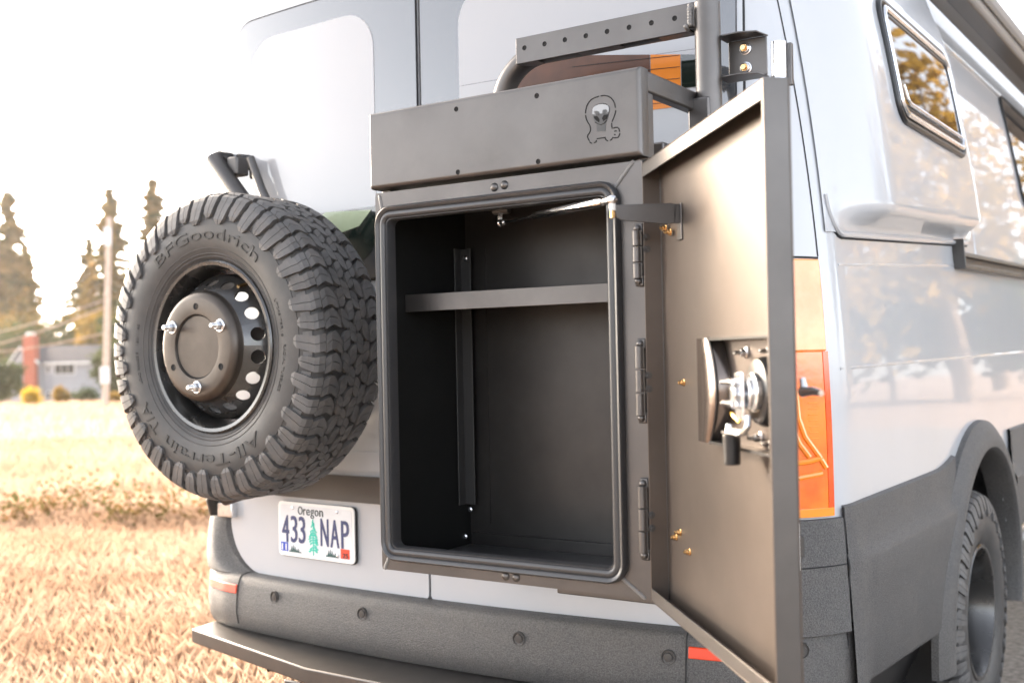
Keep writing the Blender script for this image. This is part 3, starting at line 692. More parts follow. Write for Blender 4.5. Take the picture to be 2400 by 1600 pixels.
def tyre(parent, both=True, lettering=True):
    prof = [(r_, w_) for w_, r_ in TP[::-1]]; prof2 = [(r_, -w_) for w_, r_ in TP[1:]]
    full = prof+prof2
    ca = MB().lathe(full, n=96).build('carcass' if lettering else 'tyre', 'rubber', parent, smooth=60, local=True)
    tr = MB(); rnd = random.Random(11)
    def lug(ph0, srows, L, Rr, H, foot=-0.003):
        n = len(srows); vs = []
        for s, a, b, h in zip(srows, L, Rr, H):
            vs += [tsurf(ph0+a, s, h), tsurf(ph0+b, s, h), tsurf(ph0+b+0.0*PITCH, s, foot), tsurf(ph0+a, s, foot)]
        fs = []
        for i in range(n-1):
            b = i*4; c = b+4
            fs += [(b, b+1, c+1, c), (b+1, b+2, c+2, c+1), (b, c, c+3, b+3)]
        fs += [(0, 3, 2, 1), ((n-1)*4, (n-1)*4+1, (n-1)*4+2, (n-1)*4+3)]
        tr.add(vs, fs)
    for sg in (1, -1):
        for i in range(NL):
            A = i % 2 == 0
            ph = i*PITCH+(PITCH*0.5 if sg < 0 else 0)
            g = 0.013
            # tread face half of the shoulder lug: strong chevron
            sr = [0.0515, 0.060, 0.072, 0.084, 0.0945]; zz0 = [-0.20, -0.02, 0.16, 0.10, -0.04] if A else [-0.10, 0.06, 0.22, 0.12, -0.02]
            w0_ = [0.26, 0.37, 0.405, 0.395, 0.385] if A else [0.22, 0.33, 0.37, 0.365, 0.355]
            H0 = [0.0115, 0.0120, 0.0125, 0.0130, 0.0130]
            sp = [z+(0.05 if k % 2 else -0.05) for k, z in enumerate(zz0)]
            lug(ph, [sg*x for x in sr], [(z-w_)*PITCH for z, w_ in zip(zz0, w0_)], [(q-g)*PITCH for q in sp], H0)
            lug(ph, [sg*x for x in sr], [(q+g)*PITCH for q in sp], [(z+w_)*PITCH for z, w_ in zip(zz0, w0_)], H0)
            # corner and sidewall half, stepped sideways
            en = 0.170 if A else 0.156; sr = [0.0955, 0.106, 0.115, 0.130, en-0.010, en]; zz1 = [0.05, 0.00, -0.05, 0.03, 0.14, 0.18] if A else [0.08, 0.03, -0.01, 0.06, 0.10, 0.12]
            w1_ = [0.40, 0.40, 0.395, 0.39, 0.36, 0.16] if A else [0.35, 0.35, 0.345, 0.335, 0.29, 0.13]
            H1 = [0.0118, 0.0140, 0.0135, 0.0105, 0.0085, 0.0055]
            lug(ph, [sg*x for x in sr], [(z-w_)*PITCH for z, w_ in zip(zz1, w1_)], [(z-g)*PITCH for z in zz1], H1)
            lug(ph, [sg*x for x in sr], [(z+g)*PITCH for z in zz1], [(z+w_)*PITCH for z, w_ in zip(zz1, w1_)], H1)
            # small raised tie bars between lugs on the sidewall
            lug(ph+0.5*PITCH, [sg*0.122, sg*0.132, sg*0.146], [-0.11*PITCH]*3, [0.11*PITCH]*3, [0.0035, 0.003, 0.002])
            # centre blocks: two rows of interlocking S blocks
            for row, sc_ in ((0, 0.0115), (1, 0.0345)):
                p2 = ph+(0.5*PITCH if row == 0 else 0.12*PITCH)+rnd.uniform(-.02, .02)*PITCH
                jw = [rnd.uniform(-.03, .03) for _ in range(4)]
                s4 = [sc_-0.0108, sc_-0.0045, sc_+0.0045, sc_+0.0108]
                zz = [-0.13, -0.05, 0.05, 0.13] if (row+i) % 2 == 0 else [0.13, 0.05, -0.05, -0.13]
                ww = [0.30, 0.415, 0.42, 0.32]
                lug(p2, [sg*s for s in s4], [(z-w_+j)*PITCH for z, w_, j in zip(zz, ww, jw)], [(z-0.012)*PITCH for z in zz], [0.0098]*4)
                lug(p2, [sg*s for s in s4], [(z+0.012)*PITCH for z in zz], [(z+w_-j)*PITCH for z, w_, j in zip(zz, ww, jw)], [0.0098]*4)
    tr.build('tread', 'tread', ca if lettering else parent, smooth=0, local=True, flip=True, bevel=0.0)
    if lettering:
        def arc(word, a0, a1, r0, r1, h=0.0018):
            lm = MB()
            fn = lambda a, y, z: Vector((y*math.cos(R_(-a)), y*math.sin(R_(-a)), side_w(y)+0.0002+z))
            text_solid(lm, word, fn, -a0, -a1, r0, r1, h); lm.build('lettering', 'letter', ca, smooth=0, local=True)
        for wd in ('BF', ): arc('BFGoodrich', 130, 48, 0.268, 0.297)
        arc('All-Terrain', -50, -124, 0.268, 0.297); arc('T/A', -131, -149, 0.268, 0.297)
        for k, (wd, a0, a1, ra) in enumerate((('LT245/75R16', 24, 4, 0.262), ('RADIAL TUBELESS', 0, -24, 0.268), ('120/116S', 178, 166, 0.262), ('LOAD RANGE E', -160, -178, 0.262))):
            arc(wd, a0, a1, ra, ra+0.008, 0.0008)
        for rr_, th in ((0.3185, 0.0013), (0.247, 0.0012), (0.234, 0.0016), (0.2265, 0.0014)):
            MB().tube([Vector((rr_*math.cos(2*math.pi*i/96), rr_*math.sin(2*math.pi*i/96), side_w(rr_))) for i in range(96)], th, 6, closed=True).build('sidewall_ring', 'rubber', ca, local=True)
    return ca
def hole_ring(mb, r0, w0, r1, w1, n, hr, seg=16):
    """conical band from (r0,w0) to (r1,w1) with n round holes"""
    Lc = math.hypot(r1-r0, w1-w0); rm = (r0+r1)/2
    def P(phi, t): return Vector(((r0+(r1-r0)*t)*math.cos(phi), (r0+(r1-r0)*t)*math.sin(phi), w0+(w1-w0)*t))
    nr = Vector((w0-w1, 0, r1-r0)); 
    for i in range(n):
        pc_ = 2*math.pi*(i+0.5)/n; hp = math.pi/n
        inn = []; out = []; dp = []
        for k in range(seg):
            a = 2*math.pi*k/seg; ca, sa = math.cos(a), math.sin(a)
            ph = pc_+hr*ca/rm; t = 0.5+hr*sa/Lc; inn.append(P(ph, t))
            p = P(ph, t); dirn = Vector((math.cos(ph)*(w0-w1), math.sin(ph)*(w0-w1), (r1-r0))).normalized()
            dirn = dirn if dirn.z > 0 else -dirn
            dp.append(p-dirn*0.004)
            m = max(abs(ca), abs(sa)); out.append(P(pc_+hp*ca/m, 0.5+0.5*sa/m))
        fs = []
        for k in range(seg):
            j = (k+1) % seg; fs += [(k, j, seg+j, seg+k), (k, 2*seg+k, 2*seg+j, j)]
        mb.add(inn+out+dp, fs)
MX = Matrix(((1, 0, 0, -0.437), (0, 0, -1, -0.245), (0, 1, 0, 1.287), (0, 0, 0, 1)))
SP = thing('spare_wheel', 'spare wheel with chunky black all terrain tyre on the rear carrier', 'spare wheel', mtx=MX)
tyre(SP)
RIM = MB().lathe([(.200, -.110), (.217, -.104), (.207, -.096), (.196, -.085), (.188, -.03), (.188, .03), (.193, .06), (.197, .085), (.2015, .097), (.208, .1035), (.2155, .106), (.2175, .110), (.213, .1135), (.2045, .112), (.199, .101), (.195, .085), (.191, .05), (.186, .02), (.184, -.05), (.19, -.09)], n=72).build('rim', 'steel', SP, local=True)
mb = MB(); hole_ring(mb, 0.1405, 0.1285, 0.180, 0.072, 18, 0.0175)
mb.lathe([(.180, .072), (.184, .062), (.186, .045), (.185, .03)], n=72); mb.build('wheel_disc', 'steel', SP, local=True)
HUB = MB().lathe([(.1405, .1285), (.1385, .132), (.1370, .140), (.1335, .148), (.127, .1535), (.119, .155), (.083, .155), (.0805, .1545), (.0795, .152), (.0785, .1492), (.0001, .1492)], n=72).build('hub_plate', 'hub', SP, local=True)
MB().lathe([(.0795, .1500), (.0770, .1497), (.0760, .1493)], n=48).build('hub_groove', 'hole', HUB, local=True)
for a in (30, 150, 270):
    c = Vector((0.1*math.cos(R_(a)), 0.1*math.sin(R_(a)), 0.155)); mb = MB()
    mb.lathe([(.0001, .003), (.0150, .003), (.0165, .0015), (.0165, 0)], c, n=24)
    mb.lathe([(.0001, .014), (.0085, .0145), (.0100, .0130), (.0125, .004), (.0128, .003)], c, n=6)
    mb.lathe([(.0001, .030), (.0052, .030), (.0060, .029), (.0060, .014)], c, n=16)
    for k in range(5): mb.lathe([(.0060, .016+.0026*k), (.0066, .0168+.0026*k), (.0060, .0176+.0026*k)], c, n=16)
    mb.build('wheel_nut', 'zinc', SP, local=True, smooth=35)
for a in (90, 210, 330):
    c = Vector((0.1*math.cos(R_(a)), 0.1*math.sin(R_(a)), 0.155))
    MB().lathe([(.0001, .0004), (.0070, .0004), (.0078, .0009), (.0084, .0002)], c, n=20).build('bolt_hole', 'hole', HUB, local=True)
MB().tube([Vector((.187*math.cos(R_(58)), .187*math.sin(R_(58)), .060)), Vector((.178*math.cos(R_(58)), .178*math.sin(R_(58)), .085)), Vector((.172*math.cos(R_(58)), .172*math.sin(R_(58)), .100))], 0.0045, 8).build('valve_stem', 'brass', SP, local=True)
# rear road wheel of the van
for s in (1, -1):
    WX = Matrix(((0, 0, s, X0+s*0.885), (s, 0, 0, AY), (0, 1, 0, 0.389), (0, 0, 0, 1)))
    W_ = sub('wheel', VAN, WX)
    tyre(W_, lettering=False)
    mb = MB(); mb.lathe([(.200, -.110), (.217, -.104), (.196, -.085), (.188, -.03), (.193, .06), (.2015, .097), (.2155, .106), (.2175, .110), (.213, .1135), (.2045, .112), (.195, .085), (.188, .0), (.180, -.035), (.165, -.04)], n=64)
    hole_ring(mb, 0.10, -0.03, 0.165, -0.04, 12, 0.02); mb.lathe([(.10, -.03), (.092, -.01), (.07, .0), (.001, .002)], n=48)
    mb.build('rim', 'steel', W_, local=True)

# ------------------------------------------------------------------ storage box on the right door
BX0, BX1, BZ0, BZ1, BYF, BYB = 0.192, 0.828, 0.803, 1.600, -0.45, -0.128
BOX = thing('storage_box', 'dark grey steel gear box with open door on the van rear', 'storage box', (0.51, -0.29, 0.80))
# shell: five plates and a front flange frame
t = 0.003
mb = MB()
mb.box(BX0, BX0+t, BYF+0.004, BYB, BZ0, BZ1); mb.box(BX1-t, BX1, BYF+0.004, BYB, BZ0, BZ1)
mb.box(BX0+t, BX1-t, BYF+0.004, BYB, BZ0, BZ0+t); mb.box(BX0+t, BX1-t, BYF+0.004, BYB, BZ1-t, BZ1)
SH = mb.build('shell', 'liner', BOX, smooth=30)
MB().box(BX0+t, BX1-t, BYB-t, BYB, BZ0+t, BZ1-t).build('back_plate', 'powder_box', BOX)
OX0, OX1, OZ0, OZ1 = 0.216, 0.764, 0.842, 1.552
mb = MB(); inner = rrect(OX0, OX1, OZ0, OZ1, 0.022, 6); 
outer = []
for (a, b) in inner:
    ca, cb = (a-(OX0+OX1)/2)/((OX1-OX0)/2), (b-(OZ0+OZ1)/2)/((OZ1-OZ0)/2); m_ = max(abs(ca), abs(cb))
    outer.append(((BX0+BX1)/2+ca/m_*(BX1-BX0)/2, (BZ0+BZ1)/2+cb/m_*(BZ1-BZ0)/2))
n = len(inner); vs = []
for y in (BYF, BYF+0.004):
    vs += [(a, y, b) for a, b in inner]+[(a, y, b) for a, b in outer]
fs = []
for k in range(n):
    j = (k+1) % n; fs += [(k, j, n+j, n+k), (2*n+k, 3*n+k, 3*n+j, 2*n+j), (k, 2*n+k, 2*n+j, j), (n+k, n+j, 3*n+j, 3*n+k)]
mb.add(vs, fs); FR = mb.build('front_flange', 'powder', BOX, smooth=30, flip=True)
# weld beads at the flange mitres
rw = random.Random(5)
for (a, b, c, d) in ((0.770, 1.556, 0.808, 1.598), (0.212, 1.556, 0.204, 1.592), (0.214, 0.836, 0.200, 0.806), (0.768, 0.836, 0.812, 0.805)):
    mb = MB(); N = 16
    for k in range(N):
        u = k/(N-1); mb.sphere((a+(c-a)*u+rw.uniform(-.0006, .0006), BYF-0.0002, b+(d-b)*u), 0.0042, 8, 5, (1, 0.6, 1))
    mb.build('weld_bead', 'weld', FR)
# seal
lp = [Vector((a, BYF-0.002, b)) for a, b in rrect(OX0-0.004, OX1+0.004, OZ0-0.004, OZ1+0.004, 0.026, 8)]
prof = [(-0.012, 0.0), (-0.013, 0.006), (-0.009, 0.011), (-0.003, 0.0115), (0.0015, 0.008), (0.004, 0.012), (0.009, 0.0135), (0.0125, 0.010), (0.013, 0.0)]
SE = MB().sweep(lp, prof, (0, -1, 0)).build('door_seal', 'seal', BOX, smooth=50, flip=True)
mb = MB()
mb.sweep([Vector((a, BYF+0.002, b)) for a, b in rrect(OX0+0.008, OX1-0.008, OZ0+0.008, OZ1-0.008, 0.018, 8)], [(-0.003, -0.02), (-0.0045, 0.004), (-0.002, 0.009), (0.002, 0.009), (0.004, 0.0), (0.004, -0.02)], (0, -1, 0))
mb.build('seal_grip', 'seal', SE, smooth=50, flip=True)
# shelf
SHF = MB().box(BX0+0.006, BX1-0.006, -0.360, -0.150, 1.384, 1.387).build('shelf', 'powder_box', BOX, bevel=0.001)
MB().box(BX0+0.006, BX1-0.006, -0.3635, -0.3605, 1.349, 1.387).build('shelf_lip', 'powder', SHF, bevel=0.0012)
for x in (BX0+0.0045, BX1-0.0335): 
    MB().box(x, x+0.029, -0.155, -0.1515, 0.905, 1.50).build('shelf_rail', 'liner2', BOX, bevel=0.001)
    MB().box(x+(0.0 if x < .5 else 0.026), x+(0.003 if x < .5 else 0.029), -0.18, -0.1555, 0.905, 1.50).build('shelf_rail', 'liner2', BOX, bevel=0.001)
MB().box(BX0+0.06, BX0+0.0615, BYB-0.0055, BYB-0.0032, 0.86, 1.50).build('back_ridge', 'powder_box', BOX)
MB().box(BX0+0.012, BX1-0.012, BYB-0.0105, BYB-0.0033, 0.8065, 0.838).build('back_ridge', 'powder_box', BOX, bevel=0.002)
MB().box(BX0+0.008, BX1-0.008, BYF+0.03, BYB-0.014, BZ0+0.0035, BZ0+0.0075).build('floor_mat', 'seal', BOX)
for p in ((BX0+0.020, -0.157, 0.893), (BX0+0.020, -0.157, 1.478), (BX0+0.006, -0.16, 0.83)):
    mb = MB(); mb.lathe([(.0001, .004), (.004, .004), (.0055, .002), (.007, .001), (.007, 0)], p, (1, 0, 0), (0, 0, 1), (0, -1, 0), 12); mb.build('screw', 'zinc', BOX)
for x, z in ((0.500, 1.583), (0.524, 1.585), (0.508, 0.8165), (0.533, 0.8160)):
    MB().lathe([(.0001, .0055), (.004, .0050), (.0075, .003), (.009, 0)], (x, BYF, z), (1, 0, 0), (0, 0, 1), (0, -1, 0), 16).build('rivet', 'powder', FR)
# bracket under the box
MB().box(0.57, 0.82, -0.36, -0.03, 0.772, 0.8025).build('mount_plate', 'powder', BOX, bevel=0.003)
MB().box(0.30, 0.80, -0.126, 0.0, 0.90, 0.95).build('mount_bar', 'powder', BOX, bevel=0.003)
MB().box(0.30, 0.80, -0.126, 0.0, 1.40, 1.45).build('mount_bar', 'powder', BOX, bevel=0.003)
# front fascia above the box
PYF = -0.463
def fas(x, z, y): return Vector((x, PYF+y, z))
mb = MB(); FX0, FX1, FZ0, FZ1, rb = 0.190, 0.832, 1.607, 1.769, 0.009
prof = []
for i in range(5): a = R_(90*i/4); prof.append((rb-rb*math.sin(a), FZ0+rb-rb*math.cos(a)))
prof = [(0.055, FZ0)]+[(p[0], p[1]) for p in prof][0:]
prof = [(0.055, FZ0)]+[(rb-rb*math.sin(R_(90*i/4)), FZ0+rb-rb*math.cos(R_(90*i/4))) for i in range(5)]+[(rb-rb*math.cos(R_(90*i/4)), FZ1-rb+rb*math.sin(R_(90*i/4))) for i in range(5)]+[(0.030, FZ1)]
vs = []; n = len(prof)
for x in (FX0+0.004, FX1-0.008): vs += [fas(x, z, y) for y, z in prof]
fs = [(i, i+1, n+i+1, n+i) for i in range(n-1)]
mb.add(vs, fs)
# rounded right return and left return
for x, s in ((FX1-0.008, 1), (FX0+0.004, -1)):
    rr_ = 0.008 if s > 0 else 0.004; base = [fas(x, z, y) for y, z in prof]
    rows = [base]
    for i in range(1, 6):
        a = R_(90*i/5); rows.append([fas(x+s*rr_*math.sin(a), z, max(y, rr_*(1-math.cos(a)))) for y, z in prof])
    rows.append([fas(x+s*rr_, z, max(y, 0.034)) for y, z in prof])
    mb.grid(rows)
FA = mb.build('fascia_panel', 'powder', BOX, smooth=50, flip=True)
sol = FA.modifiers.new('solid', 'SOLIDIFY'); sol.thickness = 0.003; sol.offset = -1
we = FA.modifiers.new('weld', 'WELD'); we.merge_threshold = 0.0002
FA.modifiers.move(1, 0); wn = FA.modifiers.new('wn', 'WEIGHTED_NORMAL'); wn.keep_sharp = True
for p in ((1069.1, 256.1), (1257.8, 224.8), (1073.2, 403.6), (1261.2, 378.7)):
    q = onY(p[0]/KK, p[1]/KK, PYF)
    MB().lathe([(.0001, .0003), (.0042, .0003), (.0047, .0007), (.0053, .0001)], q, (1, 0, 0), (0, 0, 1), (0, -1, 0), 16).build('bolt_hole', 'hole', FA)
# frame rails behind the fascia
for x0, x1 in ((FX1-0.027, FX1-0.0015), (FX0+0.002, FX0+0.027)):
    MB().box(x0, x1, -0.4285, -0.192, 1.728, 1.7675).build('frame_rail', 'powder', BOX, bevel=0.004)
    MB().box(x0, x1, -0.4285, -0.405, 1.6015, 1.7275).build('frame_rail', 'powder', BOX, bevel=0.003)
MB().box(BX0+0.03, BX1-0.03, -0.30, -0.20, 1.601, 1.66).build('top_tray', 'powder', BOX, bevel=0.004)
# emblem cut in the fascia (zoomed crop 1340..1480 x 200..360, 9.8 times)
def em(x, y): return onY((1340+x/9.8)/KK, (200+y/9.8)/KK, PYF)
def emline(pts, wd=0.0011, mat='hole', nm='emblem_cut', off=0.0):
    P = [em(*p)+Vector((0, -0.0002-off, 0)) for p in pts]; MB().tube(P, wd, 6).build(nm, mat, FA)
dash = [[(318, 645), (325, 560), (345, 480), (390, 395), (450, 330), (530, 285), (628, 255)], [(668, 250), (745, 238), (830, 250), (900, 290), (950, 350), (985, 430), (1003, 520)],
        [(1012, 575), (1000, 640), (975, 720), (925, 840)], [(918, 870), (918, 930), (930, 1000)], [(318, 690), (330, 765), (365, 850), (410, 915), (430, 975), (432, 1040), (405, 1105), (370, 1140), (362, 1190), (385, 1250), (408, 1275)],
        [(410, 1300), (430, 1325), (465, 1335)], [(512, 1322), (555, 1305), (572, 1265)], [(578, 1230), (680, 1215), (778, 1202)], [(770, 1222), (790, 1262), (830, 1280)], [(880, 1270), (920, 1240), (940, 1205), (1000, 1212), (1065, 1200), (1092, 1150), (1105, 1105)],
        [(1100, 1070), (1090, 1010), (1068, 985)], [(1060, 970), (1010, 970), (955, 988)], [(980, 1062), (1005, 1050), (1030, 1052)], [(975, 1135), (1005, 1140)]]
for d_ in dash: emline(d_)
def empoly(pts, mat, d0, d1, nm):
    P = [em(*p) for p in pts]; n = len(P); 
    MB().add([p+Vector((0, -d0, 0)) for p in P]+[p+Vector((0, -d1, 0)) for p in P], [tuple(range(n-1, -1, -1)), tuple(range(n, 2*n))]+[(i, (i+1) % n, n+(i+1) % n, n+i) for i in range(n)]).build(nm, mat, FA, smooth=0)
empoly([(478, 560), (495, 510), (560, 465), (640, 438), (720, 432), (800, 445), (855, 480), (868, 540), (862, 620), (845, 690), (805, 800), (740, 870), (680, 905), (610, 885), (530, 835), (490, 740), (474, 650)], 'owlgrey', -0.001, 0.0010, 'emblem_face')
empoly([(484, 570), (500, 515), (560, 470), (640, 443), (720, 437), (795, 450), (850, 484), (862, 540), (856, 615), (800, 650), (740, 640), (690, 660), (640, 650), (560, 680), (482, 670)], 'owlface', 0.001, 0.0016, 'emblem_brow')
empoly([(512, 722), (590, 710), (640, 780), (638, 855), (570, 815), (530, 770)], 'hole', 0.001, 0.0018, 'emblem_eye')
empoly([(842, 672), (815, 770), (730, 828), (722, 790), (700, 770), (745, 690)], 'hole', 0.001, 0.0018, 'emblem_eye')
empoly([(525, 605), (580, 592), (635, 610), (650, 660), (600, 690), (535, 655)], 'owlgrey', 0.001, 0.0021, 'emblem_feather')
empoly([(735, 570), (790, 555), (825, 580), (820, 625), (760, 660), (715, 640), (715, 600)], 'owlgrey', 0.001, 0.0021, 'emblem_feather')
empoly([(570, 905), (620, 890), (680, 912), (740, 880), (790, 860), (778, 1060), (580, 1070)], 'owlgrey', 0.0, 0.0006, 'emblem_body')
emline([(478, 585), (495, 520), (555, 465), (640, 432), (720, 425), (805, 445)], 0.0010)
emline([(535, 855), (610, 890), (680, 912), (745, 878), (805, 810)], 0.0009)

# ------------------------------------------------------------------ the open door of the box
HP = Vector((0.832, -0.462, 0)); DA = R_(-49); DD = Vector((math.cos(DA), math.sin(DA), 0)); DN = Vector((math.sin(DA), -math.cos(DA), 0)); DZ = Vector((0, 0, 1))
DTK, DLN, DZ0, DZ1 = 0.033, 0.632, 0.803, 1.592
# local a along the door, b towards the inside (lip plane = 0, sheet = -DTK), c height
DOOR = MB().fbox(HP, DD, DN, DZ, 0.0, DLN, -DTK-0.002, -DTK, DZ0, DZ1).build('box_door', 'powder_in', BOX, bevel=0.0006)
tag(DOOR, 'open steel door of the gear box with latch on its inner face')
def dbox(a0, a1, b0, b1, c0, c1, nm, mat='powder_in', bev=0.001, par=DOOR):
    return MB().fbox(HP, DD, DN, DZ, a0, a1, b0, b1, c0, c1).build(nm, mat, par, bevel=bev)
dbox(0.0, 0.002, -DTK, 0.0, DZ0, DZ1, 'hinge_flange'); dbox(DLN-0.002, DLN, -DTK, 0.0, DZ0-0.001, DZ1+0.001, 'edge_flange', 'powder', 0.0012)
dbox(0.002, DLN-0.002, -DTK, 0.0, DZ1-0.002, DZ1, 'top_flange'); dbox(0.002, DLN-0.002, -DTK, 0.0, DZ0, DZ0+0.002, 'bottom_flange')
dbox(0.002, DLN-0.004, -0.002, 0.0, DZ1-0.026, DZ1-0.002, 'top_lip', 'powder'); dbox(0.002, DLN-0.004, -0.002, 0.0, DZ0+0.002, DZ0+0.024, 'bottom_lip', 'powder')
dbox(DLN-0.007, DLN-0.002, -0.0025, 0.0, DZ0, DZ1, 'edge_lip'); 
dbox(0.002, 0.0045, -DTK, -DTK+0.0012, DZ0, DZ1, 'corner_bead', 'powder')
P0 = HP-DN*DTK
def dpx(x, y, lift=0.0): return onP(x, y, P0+DN*lift, DN)
def loc(p): q = p-HP; return q.dot(DD), q.dot(DN), p.z
# hinges
HINGES = ((1.372, 1.483), (1.124, 1.274), (0.876, 1.021))
for z0, z1 in HINGES:
    H = sub('hinge', BOX)
    m_ = 3; L_ = (z1-z0-0.022)/m_
    zz = z0+ (0.0 if z0 == 1.372 else 0.011)
    for k in range(m_):
        MB().cyl((0.8195, -0.4625, z0+0.011+k*L_+0.001), (0.8195, -0.4625, z0+0.011+(k+1)*L_-0.001), 0.0085, n=16).build('hinge_knuckle', 'powder', H, bevel=0.001)
    for z in (z0+0.008, z1-0.008):
        mb = MB(); mb.box(0.811, 0.829, -0.4585, -0.4505, z-0.010, z+0.010); mb.build('hinge_leaf', 'powder', H, bevel=0.003)
        MB().lathe([(.0001, .0065), (.004, .0058), (.0065, .0035), (.0075, 0)], (0.819, -0.4585, z), (1, 0, 0), (0, 0, 1), (0, -1, 0), 14).build('rivet', 'powder', H)
for y in ((1485, 545), (1486, 572), (1489, 862), (1490, 893), (1496, 1182), (1497, 1212)):
    q = onP(y[0], y[1], HP+DD*0.002, DD); 
    MB().lathe([(.0001, .007), (.0028, .007), (.0030, .004), (.0052, .004), (.0056, .001), (.0068, .001), (.0068, 0)], q, DN, DZ, DD, 12).build('hinge_screw', 'cladsmooth', DOOR)
# brass studs on the sheet
for p in ((1564, 878), (1556, 1222), (1547, 1233), (1577, 1267)):
    q = dpx(*p, 0.006)-DN*0.006
    mb = MB(); mb.lathe([(.0001, .011), (.0030, .011), (.0033, .006), (.0050, .006), (.0054, .002), (.0065, .0015), (.0065, 0)], q, DD, DZ, DN, 10); mb.build('stud', 'brass', DOOR)
# strut bracket
qa = dpx(1545, 492, 0.02); qt = onY(1405, 470, -0.500)
a1, b1, _ = loc(qa)
BR = sub('strut_bracket', DOOR)
aK = loc(dpx(1566, 492))[0]
PK = HP+DD*aK
def kp(x, y): return onP(x, y, PK, DD)
top = [kp(x, y) for x, y in ((1404, 470), (1418, 500), (1428, 506), (1530, 515), (1552, 512), (1556, 470), (1540, 466), (1425, 470))]
n = len(top); e = DD*0.0035
MB().add(top+[p-e for p in top], [tuple(range(n)), tuple(range(2*n-1, n-1, -1))]+[(i, n+i, n+(i+1) % n, (i+1) % n) for i in range(n)]).build('bracket_plate', 'powder', BR, smooth=0, flip=True, bevel=0.001)
zA = kp(1556, 468).z; zB = kp(1552, 513).z
dbox(aK-0.020, aK+0.004, -DTK+0.0002, -DTK+0.003, zB-0.028, zA+0.001, 'bracket_foot', 'powder', 0.002, BR)
dbox(aK-0.0035, aK, -DTK+0.003, loc(kp(1550, 490))[1]+0.002, zB, zA, 'bracket_web', 'powder', 0.001, BR)
for p in ((1553, 492), (1530, 524), (1541, 533)):
    q = onP(*p, P0+DN*0.004, DN); mb = MB(); mb.lathe([(.0001, .012), (.0030, .012), (.0033, .006), (.0052, .006), (.0056, .002), (.007, .0015), (.007, 0)], q, DD, DZ, DN, 10); mb.build('stud', 'brass', BR)
# gas strut from the box roof to the bracket
ST = sub('gas_strut', BOX)
sA = onY(1150, 512, -0.36); sB = kp(1404, 461)+DD*0.008; mid = sA+(sB-sA)*0.34
MB().cyl(sA, mid, 0.0032, n=12).build('strut_rod', 'chrome', ST)
MB().tube([mid, mid+(sB-sA)*0.012, sA+(sB-sA)*0.90, sA+(sB-sA)*0.93], [0.0055, 0.0078, 0.0078, 0.006], 16).build('strut_cylinder', 'chrome', ST)
dr_ = (sB-sA).normalized()
mb = MB(); mb.sphere(sA, 0.0085, 14, 8); mb.cyl(sA+dr_*0.004, sA+dr_*0.02, 0.0065, 0.0055, n=14); mb.build('ball_joint', 'zinc', ST)
mb = MB(); mb.sphere(sB, 0.0085, 14, 8); mb.cyl(sB-dr_*0.004, sB-dr_*0.026, 0.0075, 0.006, n=14); mb.build('ball_joint', 'zinc', ST)
mb = MB(); mb.cyl(sA, sA+Vector((0, 0, 0.022)), 0.0055, n=6); mb.build('ball_stud', 'zinc', ST)
MB().cyl(sA+Vector((-0.016, 0, 0.026)), sA+Vector((0.022, 0.0, 0.026)), 0.0085, n=14).build('strut_mount', 'cladsmooth', ST, bevel=0.001)
mb = MB(); mb.cyl(sB, sB-Vector((0, 0, 0.018)), 0.0062, n=6); mb.build('ball_stud', 'white', ST, bevel=0.001)
mb = MB(); mb.cyl(sB-Vector((0, 0, 0.018)), sB-Vector((0, 0, 0.030)), 0.0048, n=6); mb.build('ball_stud', 'brass', ST)
# latch on the inside of the door
LT = sub('latch', DOOR)
la0, la1, lz0, lz1 = 0.283, 0.600, 1.112, 1.270
cz = (lz0+lz1)/2; hh = (lz1-lz0)/2
def lp3(a, b, z): return HP+DD*a+DN*(b-DTK)+DZ*z
def rima(v): return 0.346+0.036*(1-v*v)
rows = []
for k in range(7):
    r = []
    for i in range(15):
        v = -1+2*i/14; ra = rima(v)
        aa = [la0-0.002*(1-v*v), la0+0.003, la0+0.010, (la0+0.012+ra)/2, ra-0.003, ra, ra+0.003][k]; bb = [0.0, 0.020, 0.0255, 0.0265, 0.0255, 0.023, 0.001][k]
        r.append(lp3(aa, bb, cz+v*hh))
    rows.append(r)
MB().grid(rows).build('latch_pan', 'pan', LT, smooth=60)
rim_ = [lp3(rima(v)+0.002, 0.0235, cz+v*hh) for v in [-1+2*i/12 for i in range(13)]]
MB().tube(rim_, 0.0022, 6).build('pan_rim', 'blackp', LT)
for s in (-1, 1):
    MB().add([lp3(la0+0.004, 0.0, cz+s*hh), lp3(la1, 0.0, cz+s*hh), lp3(la1, 0.020, cz+s*hh), lp3(rima(1), 0.0255, cz+s*hh), lp3(la0+0.008, 0.0255, cz+s*hh)]+[lp3(la0+0.004, 0.0, cz+s*hh-s*0.004), lp3(la1, 0.0, cz+s*hh-s*0.004), lp3(la1, 0.020, cz+s*hh-s*0.004), lp3(rima(1), 0.0255, cz+s*hh-s*0.004), lp3(la0+0.008, 0.0255, cz+s*hh-s*0.004)],
             [(0, 1, 2, 3, 4), (9, 8, 7, 6, 5)]+[(i, 5+i, 5+(i+1) % 5, (i+1) % 5) for i in range(5)]).build('pan_wall', 'blackp', LT, smooth=0, flip=True)
ma = 0.540     # mechanism centre along the door
MB().lathe([(.0001, .022), (.036, .022), (.043, .019), (.047, .010), (.048, .0)], lp3(ma+0.002, 0.0, cz+0.004), DD, DZ, DN, 28).build('latch_housing', 'blackp', LT)
